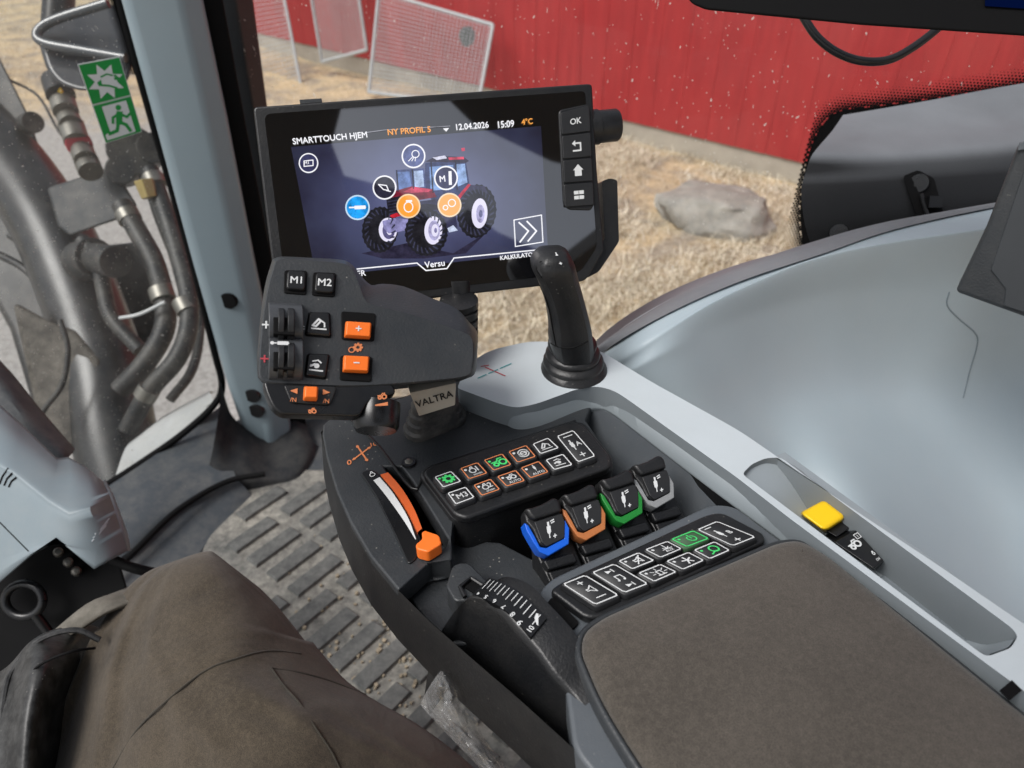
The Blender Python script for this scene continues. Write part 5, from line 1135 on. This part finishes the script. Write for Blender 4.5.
put(mb, 'plastic_bag', label='crumpled clear plastic bag between thigh and console', cat='bag', ang=25)

# ================================================================== OUTSIDE: LOADER BESIDE THE BONNET
ld = thing('front_loader', 'dusty dark loader mast with hydraulic hoses seen through the windscreen', 'loader', D(90, 430, 1.9))
def beam(pts, mat, name, thick, bevel=.008, solid=None):
    mb = MB(); P = [D(*p) for p in pts]; aw = (sum(P, Vector())/len(P)-CAM).normalized(); mb.slab(P, aw*thick, mat); return put(mb, name, ld, bevel=bevel)
mb = MB(); mb.tube(smoothline([D(-40, 110, 2.0), D(10, 165, 1.96), D(50, 225, 1.9), D(82, 300, 1.84), D(104, 370, 1.78), D(118, 450, 1.74), D(150, 570, 1.7)], 6), .095, plastic('glossy_dark_mast', srgb(22, 24, 26), .3, gs=.15, dust=.14, var=.3, dustc=(.22, .2, .17), specks=.8, spec=.6), 28); put(mb, 'mast', ld)
beam([(-40, 140, 2.05), (5, 132, 2.03), (62, 190, 2.03), (98, 270, 2.0), (120, 350, 1.96), (140, 400, 1.92), (100, 470, 1.9), (40, 430, 1.9), (10, 330, 1.95), (-40, 240, 2.0)], dirty_steel, 'back_plate', .05, .02)
beam([(12, 300, 1.70), (48, 320, 1.70), (75, 330, 1.69), (104, 360, 1.69), (100, 410, 1.68), (70, 460, 1.67), (38, 420, 1.68)], plastic('dusty_brown_cover', srgb(50, 46, 40), .7, dust=.35, specks=.6, gs=.3, var=.25), 'cover_plate', .05, .02)
beam([(-20, 20, 2.0), (5, 68, 2.0), (30, 118, 1.98), (52, 188, 1.95), (40, 200, 1.95), (14, 140, 1.98), (-20, 90, 2.0)], plastic('black_painted_steel', srgb(28, 30, 32), .5, dust=.2, specks=.6), 'diagonal_bar', .05)
beam([(47, 188, 1.78), (113, 166, 1.78), (138, 206, 1.76), (128, 216, 1.76), (70, 236, 1.76), (58, 226, 1.77)], plastic('grey_painted_steel', srgb(46, 49, 52), .6, dust=.2, specks=.6), 'bracket', .07, .008)
def tb(pts, r, mat, name, seg=14):
    mb = MB(); mb.tube(smoothline([D(*p) for p in pts], 6), r, mat, seg); return put(mb, name, ld)
tb([(150, 170, 1.72), (166, 215, 1.70), (178, 255, 1.68), (188, 295, 1.66), (188, 330, 1.64), (176, 360, 1.62), (150, 390, 1.62), (128, 430, 1.64)], .021, rubber, 'hose')
tb([(122, 205, 1.75), (138, 232, 1.73), (154, 262, 1.71), (164, 300, 1.69), (164, 330, 1.67), (146, 362, 1.66), (120, 390, 1.66)], .024, rubber, 'hose')
tb([(130, 150, 1.78), (148, 185, 1.77), (160, 220, 1.77), (180, 268, 1.76), (202, 305, 1.75)], .012, rubber, 'hose')
tb([(82, 240, 1.72), (98, 262, 1.71), (104, 290, 1.71), (112, 318, 1.70), (140, 350, 1.69)], .018, rubber, 'hose')
tb([(10, 80, 2.05), (38, 96, 2.04), (58, 130, 2.03), (75, 150, 2.02)], .004, rubber, 'thin_cable')
tb([(120, 318, 1.66), (140, 314, 1.64), (165, 302, 1.64)], .004, grey_print, 'cable_tie')
tb([(-20, 210, 2.1), (40, 240, 2.08), (86, 300, 2.05), (120, 350, 2.0)], .03, rubber, 'hose')
tb([(60, 236, 1.9), (70, 280, 1.88), (64, 330, 1.86), (84, 380, 1.8), (70, 440, 1.78)], .016, rubber, 'hose')
tb([(196, 290, 1.95), (200, 330, 1.9), (192, 370, 1.85), (170, 400, 1.8)], .012, rubber, 'hose')
tb([(30, 440, 1.6), (44, 410, 1.6), (62, 385, 1.6), (68, 350, 1.6), (60, 320, 1.6)], .006, rubber, 'thin_cable')
tb([(0, 255, 1.86), (26, 270, 1.84), (52, 300, 1.82), (60, 345, 1.8)], .010, dirty_steel, 'hydraulic_pipe')
tb([(10, 235, 1.86), (40, 256, 1.84), (70, 296, 1.82), (76, 345, 1.8)], .010, dirty_steel, 'hydraulic_pipe')
for (x, y, d), (x2, y2, d2), r in (((152, 176, 1.715), (156, 186, 1.71), .026), ((182, 300, 1.655), (188, 312, 1.65), .025), ((150, 388, 1.62), (144, 398, 1.625), .025), ((160, 288, 1.69), (164, 300, 1.685), .028), ((126, 212, 1.745), (131, 221, 1.74), .028)):
    mb = MB(); mb.cyl(D(x, y, d), D(x2, y2, d2), r, r, metal, 18); put(mb, 'hose_clamp', ld, bevel=.002)
beam([(62, 250, 2.1), (150, 240, 2.1), (160, 330, 2.05), (150, 420, 2.0), (90, 430, 2.0)], dirty_steel, 'cross_plate', .04)
mb = MB()
for a, b, r, m in (((56, 80), (61, 96), 13.5, black), ((61, 96), (66, 112), 12, metal), ((66, 112), (71, 124), 10.5, metal), ((71, 124), (77, 142), 12, metal), ((78, 142), (79.5, 145), 12.3, red_p), ((81, 148), (86, 160), 11, metal), ((86, 160), (91, 172), 11.5, metal)):
    P, Q_ = D(*a, 1.72), D(*b, 1.70); mb.cyl(P, Q_, r*1.72/FPX, r*1.70/FPX, m, 16)
mb.box(D(56, 91, 1.69), Vector((.016, 0, 0)), Vector((0, .004, 0)), Vector((0, .0, .010)), yellow); put(mb, 'hydraulic_coupling', ld, bevel=.002)
mb = MB()
for x, y, r in ((132, 150, 24), (152, 148, 15), (120, 170, 14)): mb.cyl(D(x, y, 1.70), D(x+6, y+4, 1.82), r*1.7/FPX, r*1.7/FPX, rubber, 18)
put(mb, 'valve_block', ld, bevel=.004)
mb = MB(); mb.cyl(D(144, 180, 1.68), D(150, 198, 1.69), .024, .020, brass, 6); put(mb, 'brass_nut', ld, bevel=.002)
mb = MB(); mb.cyl(D(116, 262, 1.66), D(96, 258, 1.72), .038, .036, rubber, 24); mb.cyl(D(96, 258, 1.72), D(82, 262, 1.76), .05, .05, rubber, 24); put(mb, 'rotary_cap', ld, bevel=.004)
mb = MB(); mb.cyl(D(33, 122, 1.92), D(28, 124, 1.96), .028, .028, rubber, 18); put(mb, 'pin', ld, bevel=.003)
wl = thing('work_light', 'glossy black lamp housing with bright rim outside behind the exit sticker', 'lamp', D(90, 80, 1.5))
mb = MB(); o_ = [D(x, y, d) for x, y, d in ((37, 38, 1.5), (44, 24, 1.52), (60, 16, 1.55), (108, 2, 1.6), (126, 10, 1.6), (134, 60, 1.5), (128, 84, 1.5), (82, 92, 1.5), (58, 84, 1.5), (46, 70, 1.5))]
mb.slab(rpoly(o_, .02), ray(80, 50)*.12, plastic('glossy_black_paint', srgb(48, 50, 54), .2, gs=0, specks=.5)); put(mb, 'housing', wl, bevel=.012, seg=4)
mb = MB(); mb.tube(smoothline([D(x, y, 1.49) for x, y in ((108, 3), (60, 18), (42, 27), (37, 37), (48, 44), (80, 50), (126, 58))], 6), .010, plastic('glossy_rim', srgb(70, 73, 77), .16, gs=0, spec=.8), 12); put(mb, 'rim', wl)
mb = MB(); mb.cyl(D(62, -40, 1.7), D(56, 40, 1.72), .034, .034, black_gloss, 18); put(mb, 'post', wl)

# ================================================================== OUTSIDE: GROUND, BARN, FENCE PANELS, ROCK
GZ = -1.3
def ground_mat():
    m, nt, b = nodes('dry_grass_and_gravel'); L = nt.links
    ob = N(nt, 'ShaderNodeTexCoord').outputs['Object']
    n1 = N(nt, 'ShaderNodeTexNoise', Scale=1.6, Detail=8.0, Roughness=.7); L.new(ob, n1.inputs['Vector'])
    n2 = N(nt, 'ShaderNodeTexNoise', Scale=26.0, Detail=8.0, Roughness=.75); L.new(ob, n2.inputs['Vector'])
    straw = ramp(nt, n2.outputs['Fac'], [(.3, srgb(150, 128, 98)), (.5, srgb(205, 184, 150)), (.7, srgb(232, 216, 184))])
    grav = ramp(nt, n2.outputs['Fac'], [(.3, srgb(140, 138, 134)), (.7, srgb(196, 194, 190))])
    sx = N(nt, 'ShaderNodeSeparateXYZ'); L.new(ob, sx.inputs[0])
    a = N(nt, 'ShaderNodeMath', operation='MULTIPLY_ADD'); L.new(n1.outputs['Fac'], a.inputs[0]); a.inputs[1].default_value = 2.2; L.new(sx.outputs['X'], a.inputs[2])
    f0 = ramp(nt, a.outputs[0], [(.05, (1, 1, 1)), (.45, (0, 0, 0))])
    a2 = N(nt, 'ShaderNodeMath', operation='MULTIPLY_ADD'); L.new(n1.outputs['Fac'], a2.inputs[0]); a2.inputs[1].default_value = 3.0; L.new(sx.outputs['Y'], a2.inputs[2])
    mr = N(nt, 'ShaderNodeMapRange'); mr.inputs['From Min'].default_value = 9.2; mr.inputs['From Max'].default_value = 10.2; mr.inputs['To Min'].default_value = 1; mr.inputs['To Max'].default_value = 0; L.new(a2.outputs[0], mr.inputs['Value'])
    mf = N(nt, 'ShaderNodeMath', operation='MULTIPLY'); L.new(f0, mf.inputs[0]); L.new(mr.outputs[0], mf.inputs[1]); f = mf.outputs[0]
    
    n3 = N(nt, 'ShaderNodeTexNoise', Scale=2.6, Detail=6.0, Roughness=.7); L.new(ob, n3.inputs['Vector'])
    straw = mix(nt, ramp(nt, n3.outputs['Fac'], [(.42, (0, 0, 0)), (.6, (.85,)*3)]), straw, ramp(nt, n2.outputs['Fac'], [(.3, srgb(120, 110, 98)), (.7, srgb(176, 168, 156))]))
    c = mix(nt, f, straw, grav); L.new(c, b.inputs['Base Color']); b.inputs['Roughness'].default_value = .95; b.inputs['Specular IOR Level'].default_value = .1
    bp = N(nt, 'ShaderNodeBump', Strength=.8, Distance=.03); L.new(n2.outputs['Fac'], bp.inputs['Height']); L.new(bp.outputs[0], b.inputs['Normal']); return m
gmat = ground_mat()
mb = MB(); xs = [-300, -80, -20]+[-10+i*.35 for i in range(60)]+[20, 80, 300]; ys = [-300, -60, -10]+[-2+i*.35 for i in range(46)]+[25, 80, 300]
mb.grid([[Vector((x, y, GZ+(.05*noise.noise(Vector((x*.7, y*.7, 0)))+.02*noise.noise(Vector((x*2.7, y*2.7, 4))) if abs(x) < 12 and -2 < y < 14 else 0))) for x in xs] for y in ys], gmat)
mb.v.append(Vector((0, 0, 0))); mb.v.append(Vector((0, 0, 0)));  mb.v = mb.v[:-2]
g = put(mb, 'ground', kind='structure')
g_loc = g.location
# barn
wa, wb = Z(624, 140, GZ), Z(796, 184, GZ); wd = (wb-wa).normalized(); wn = Vector((wd.y, -wd.x, 0)); wn = wn if wn.dot(CAM-wa) > 0 else -wn
zr = (PL(624, 123, wa, wn).z+PL(796, 158, wa, wn).z)/2
barn = thing('red_barn', 'long barn with red painted vertical boards on a concrete footing', 'barn', wa)
def barn_mat():
    m, nt, b = nodes('red_painted_boards'); L = nt.links
    ob = N(nt, 'ShaderNodeTexCoord').outputs['Object']; mp = N(nt, 'ShaderNodeMapping'); L.new(ob, mp.inputs[0]); mp.inputs['Scale'].default_value = (1, 1, .12)
    n1 = N(nt, 'ShaderNodeTexNoise', Scale=14.0, Detail=8.0, Roughness=.7); L.new(mp.outputs[0], n1.inputs['Vector'])
    n2 = N(nt, 'ShaderNodeTexNoise', Scale=1.3, Detail=4.0); L.new(ob, n2.inputs['Vector'])
    c = ramp(nt, n1.outputs['Fac'], [(.3, srgb(140, 28, 31)), (.6, srgb(160, 36, 38)), (.8, srgb(176, 58, 55))])
    c = mix(nt, ramp(nt, n2.outputs['Fac'], [(.45, (0, 0, 0)), (.75, (.4,)*3)]), c, srgb(174, 60, 57))
    L.new(c, b.inputs['Base Color']); b.inputs['Roughness'].default_value = .75; return m
bmat = barn_mat(); mb = MB()
for i in range(-60, 90):
    p = wa+wd*(i*.15); d = wn*(.0025 if i % 2 else 0)
    mb.slab([Vector((q.x, q.y, 0)) + UP*z for q, z in ((p+d, zr), (p+wd*.149+d, zr), (p+wd*.149+d, 3.2), (p+d, 3.2))], -wn*.02, bmat)
put(mb, 'board_cladding', barn, smooth=False)
mb = MB(); mb.slab([wa-wd*9-wn*.02+UP*(zr-GZ), wa+wd*13.5-wn*.02+UP*(zr-GZ), wa+wd*13.5-wn*.02-UP*.3, wa-wd*9-wn*.02-UP*.3], -wn*.2, plastic('concrete_footing', srgb(160, 152, 140), .9, gs=0, var=.2, dust=.4, blotch=3)); put(mb, 'footing', barn, smooth=False)
mb = MB(); mb.slab([wa-wd*9+UP*4.5, wa+wd*13.5+UP*4.5, wa+wd*13.5+UP*5.9-wn*3, wa-wd*9+UP*5.9-wn*3], UP*.1, charcoal); put(mb, 'roof', barn, smooth=False)
# mesh panels leaning on the barn
wire_m = plastic('dull_wire', srgb(172, 176, 178), .5, gs=0, var=.1)
def mesh_panel(label, quad, extra=(), step=(26, 18)):
    P = [D(*q) for q in quad]; r_ = thing('mesh_panel', label, 'fence panel', (P[2]+P[3])/2, 'wire mesh panels by the barn')
    mb = MB()
    for a, b in list(zip(P, P[1:]+P[:1]))+[(P[0]*(1-u0)+P[1]*u0, P[3]*(1-u0)+P[2]*u0) for u0 in extra]: mb.tube([a, b], .020, steel_galv, 8)
    put(mb, 'frame', r_)
    mb = MB()
    for i in range(1, step[0]): u = i/step[0]; mb.tube([P[0]*(1-u)+P[1]*u, P[3]*(1-u)+P[2]*u], .0042, wire_m, 4, False)
    for j in range(1, step[1]): v = j/step[1]; mb.tube([P[0]*(1-v)+P[3]*v, P[1]*(1-v)+P[2]*v], .0042, wire_m, 4, False)
    put(mb, 'wire_grid', r_); return r_
def dw(x, y, off_): return (PL(x, y, wa+wn*off_, wn)-CAM).dot(Vector((0, math.cos(PITCH), -math.sin(PITCH))))
mesh_panel('wide wire mesh panel leaning on the red barn right of two gates', [(379, -8, dw(379, -8, .25)), (493, 25, dw(493, 25, .25)), (478, 106, dw(478, 106, .75)), (369, 92, dw(369, 92, .75))], step=(32, 24))
mesh_panel('tall wire mesh panel with middle post nearest to the pillar', [(238, -60, dw(238, -60, .3)), (273, -60, dw(273, -60, .3)), (303, 96, dw(303, 96, .9)), (262, 108, dw(262, 108, .9))], step=(12, 36))
mesh_panel('tall wire mesh panel between the other two', [(302, -60, dw(302, -60, .2)), (350, -60, dw(350, -60, .2)), (367, 50, dw(367, 50, .35)), (322, 62, dw(322, 62, .35))], step=(15, 36))
mb = MB(); c = PL(464, 37, wa+wn*.3, wn); mb.loft([[c+Vector((math.cos(t)*r, 0, math.sin(t)*r*1.4))-wn*h for t in [i*.63 for i in range(10)]] for r, h in ((.03, .0), (.075, .03), (.07, .08), (.03, .1))], rubber); put(mb, 'wire_spool', label='small dark spool hanging on the wide mesh panel', cat='spool')
# rock
bm = bmesh.new(); bmesh.ops.create_icosphere(bm, subdivisions=4, radius=1); me = bpy.data.meshes.new('rock')
rc = Z(718, 222, GZ)
for v in bm.verts:
    n_ = v.co.copy(); k = 1+.28*noise.noise(n_*1.3)+.12*noise.noise(n_*3.1)+.05*noise.noise(n_*8); x = n_.x*k*.47; y = n_.y*k*.33; z = max(-.1, n_.z*k*.27)
    if z > .16: z = .16+(z-.16)*.35
    v.co = Vector((x, y, z))+Vector((0, 0, .05))
bm.to_mesh(me); bm.free()
rk = plastic('lichen_rock', srgb(140, 137, 131), .9, gs=0, var=.35, dust=.6, blotch=7, dustc=(.34, .30, .24)); me.materials.append(rk); me.polygons.foreach_set('use_smooth', [True]*len(me.polygons)); me.set_sharp_from_angle(angle=R(30))
o = bpy.data.objects.new('rock', me); COL.objects.link(o); o.location = rc; o.rotation_euler = (0, 0, -.35); o['label'] = 'grey flat topped boulder lying in the dry grass by the barn'; o['category'] = 'rock'
# dry grass
def straw(name, a, b_):
    m, nt, b = nodes(name); oi = N(nt, 'ShaderNodeTexNoise', Scale=3.0, Detail=3.0); nt.links.new(N(nt, 'ShaderNodeTexCoord').outputs['Object'], oi.inputs['Vector'])
    nt.links.new(ramp(nt, oi.outputs['Fac'], [(.35, a), (.65, b_)]), b.inputs['Base Color']); b.inputs['Roughness'].default_value = .8; return m
sm = [straw('straw_light', srgb(200, 188, 164), srgb(226, 217, 198)), straw('straw_brown', srgb(146, 130, 106), srgb(186, 170, 142)), straw('straw_pale', srgb(232, 220, 196), srgb(245, 236, 216))]
mb = MB(); rg = random.Random(3)
def tuft(c, n_, h, sp_):
    for _ in range(n_):
        a = rg.uniform(0, 6.28); l = h*rg.uniform(.5, 1.2); d = Vector((math.cos(a), math.sin(a), 0)); s = Vector((-d.y, d.x, 0))*rg.uniform(.0014, .0038)
        p = c+Vector((rg.gauss(0, sp_), rg.gauss(0, sp_), 0)); k = rg.uniform(.4, 1.3); t1 = p+d*l*.5*k+UP*l*.38; t2 = p+d*l*1.0*k+UP*l*.3*rg.uniform(.2, 1.2)
        m = sm[rg.choice((0, 0, 1, 1, 2))]; i0 = len(mb.v); mb.v += [p-s, p+s, t1+s*.7, t1-s*.7, t2]; mb.f += [[i0, i0+1, i0+2, i0+3], [i0+3, i0+2, i0+4]]; mb.m += [mb.mi(m)]*2
for _ in range(6500):
    x = rg.uniform(-.4, 4.2); y = rg.uniform(1.9, 9.0); c = Vector((x, y, GZ))
    if (c-wa).dot(wn) < .05: continue
    if (c-rc).length < .26: continue
    if noise.noise(Vector((x*1.1, y*1.1, 9)))+.5*noise.noise(Vector((x*3, y*3, 2))) < -.1: continue
    tuft(c+UP*(.05*noise.noise(Vector((x*.7, y*.7, 0)))), 15, .15, .09)
for _ in range(1500):
    x = rg.uniform(-14, -4.5); y = rg.uniform(9, 16); c = Vector((x, y, GZ))
    if (c-wa).dot(wn) < .1: continue
    tuft(c, 8, .15, .08)
put(mb, 'dry_grass', kind='stuff', smooth=False)

# ================================================================== ADDED ROOF PIECE FOR REFLECTIONS, LIGHT, CAMERA
mb = MB(); hz = 1.72
hole = [Vector((x, y, hz)) for x, y in ((.04, -.25), (.29, -.19), (.37, -.26), (.64, -.38), (.81, -.41), (.99, -.76), (.92, -.97), (.63, -.81), (.49, -.69), (.42, -.79), (.25, -.61), (.09, -.56), (.03, -.4))]
mb.plate([Vector((x, y, hz)) for x, y in ((-.25, -1.7), (1.3, -1.7), (1.3, .0), (-.25, .0))], [hole], Vector((0, 0, .05)), plastic('dark_ceiling_blocker', srgb(60, 62, 64), .8, gs=0)); put(mb, 'reflection_ceiling', kind='structure', smooth=False)  # unseen partial ceiling, its opening shaped for the reflection in the display
w = bpy.data.worlds.new('World'); scene.world = w; w.use_nodes = True; nt = w.node_tree; bg = nt.nodes['Background']
sky = nt.nodes.new('ShaderNodeTexSky'); sky.sky_type = 'NISHITA'; sky.sun_disc = False
SUN_EL, SUN_AZ = R(56), R(238)            # azimuth of the sun, measured from +Y towards +X
sky.sun_elevation = SUN_EL; sky.sun_rotation = SUN_AZ; sky.air_density = 1.0; sky.dust_density = 3.5; sky.ozone_density = 1.0
hs = N(nt, 'ShaderNodeHueSaturation', Saturation=.35); nt.links.new(sky.outputs[0], hs.inputs['Color']); nt.links.new(hs.outputs[0], bg.inputs[0]); bg.inputs[1].default_value = .15
sl = bpy.data.lights.new('sun', 'SUN'); sl.energy = 2.6; sl.angle = R(28); sl.color = (1, .975, .95); so = bpy.data.objects.new('sun', sl); COL.objects.link(so)
to = Vector((math.sin(SUN_AZ)*math.cos(SUN_EL), math.cos(SUN_AZ)*math.cos(SUN_EL), math.sin(SUN_EL))); so.rotation_euler = to.to_track_quat('Z', 'Y').to_euler()
cam = bpy.data.cameras.new('camera'); co = bpy.data.objects.new('camera', cam); COL.objects.link(co); co.location = CAM; co.rotation_euler = (math.pi/2-PITCH, 0, 0)
cam.sensor_width = 36; cam.lens = FPX*36/1024; cam.clip_start = .02; cam.clip_end = 2000
cam.dof.use_dof = True; cam.dof.focus_distance = .56; cam.dof.aperture_fstop = 8.0
scene.camera = co
scene.view_settings.view_transform = 'Standard'; scene.view_settings.look = 'None'; scene.view_settings.exposure = 0
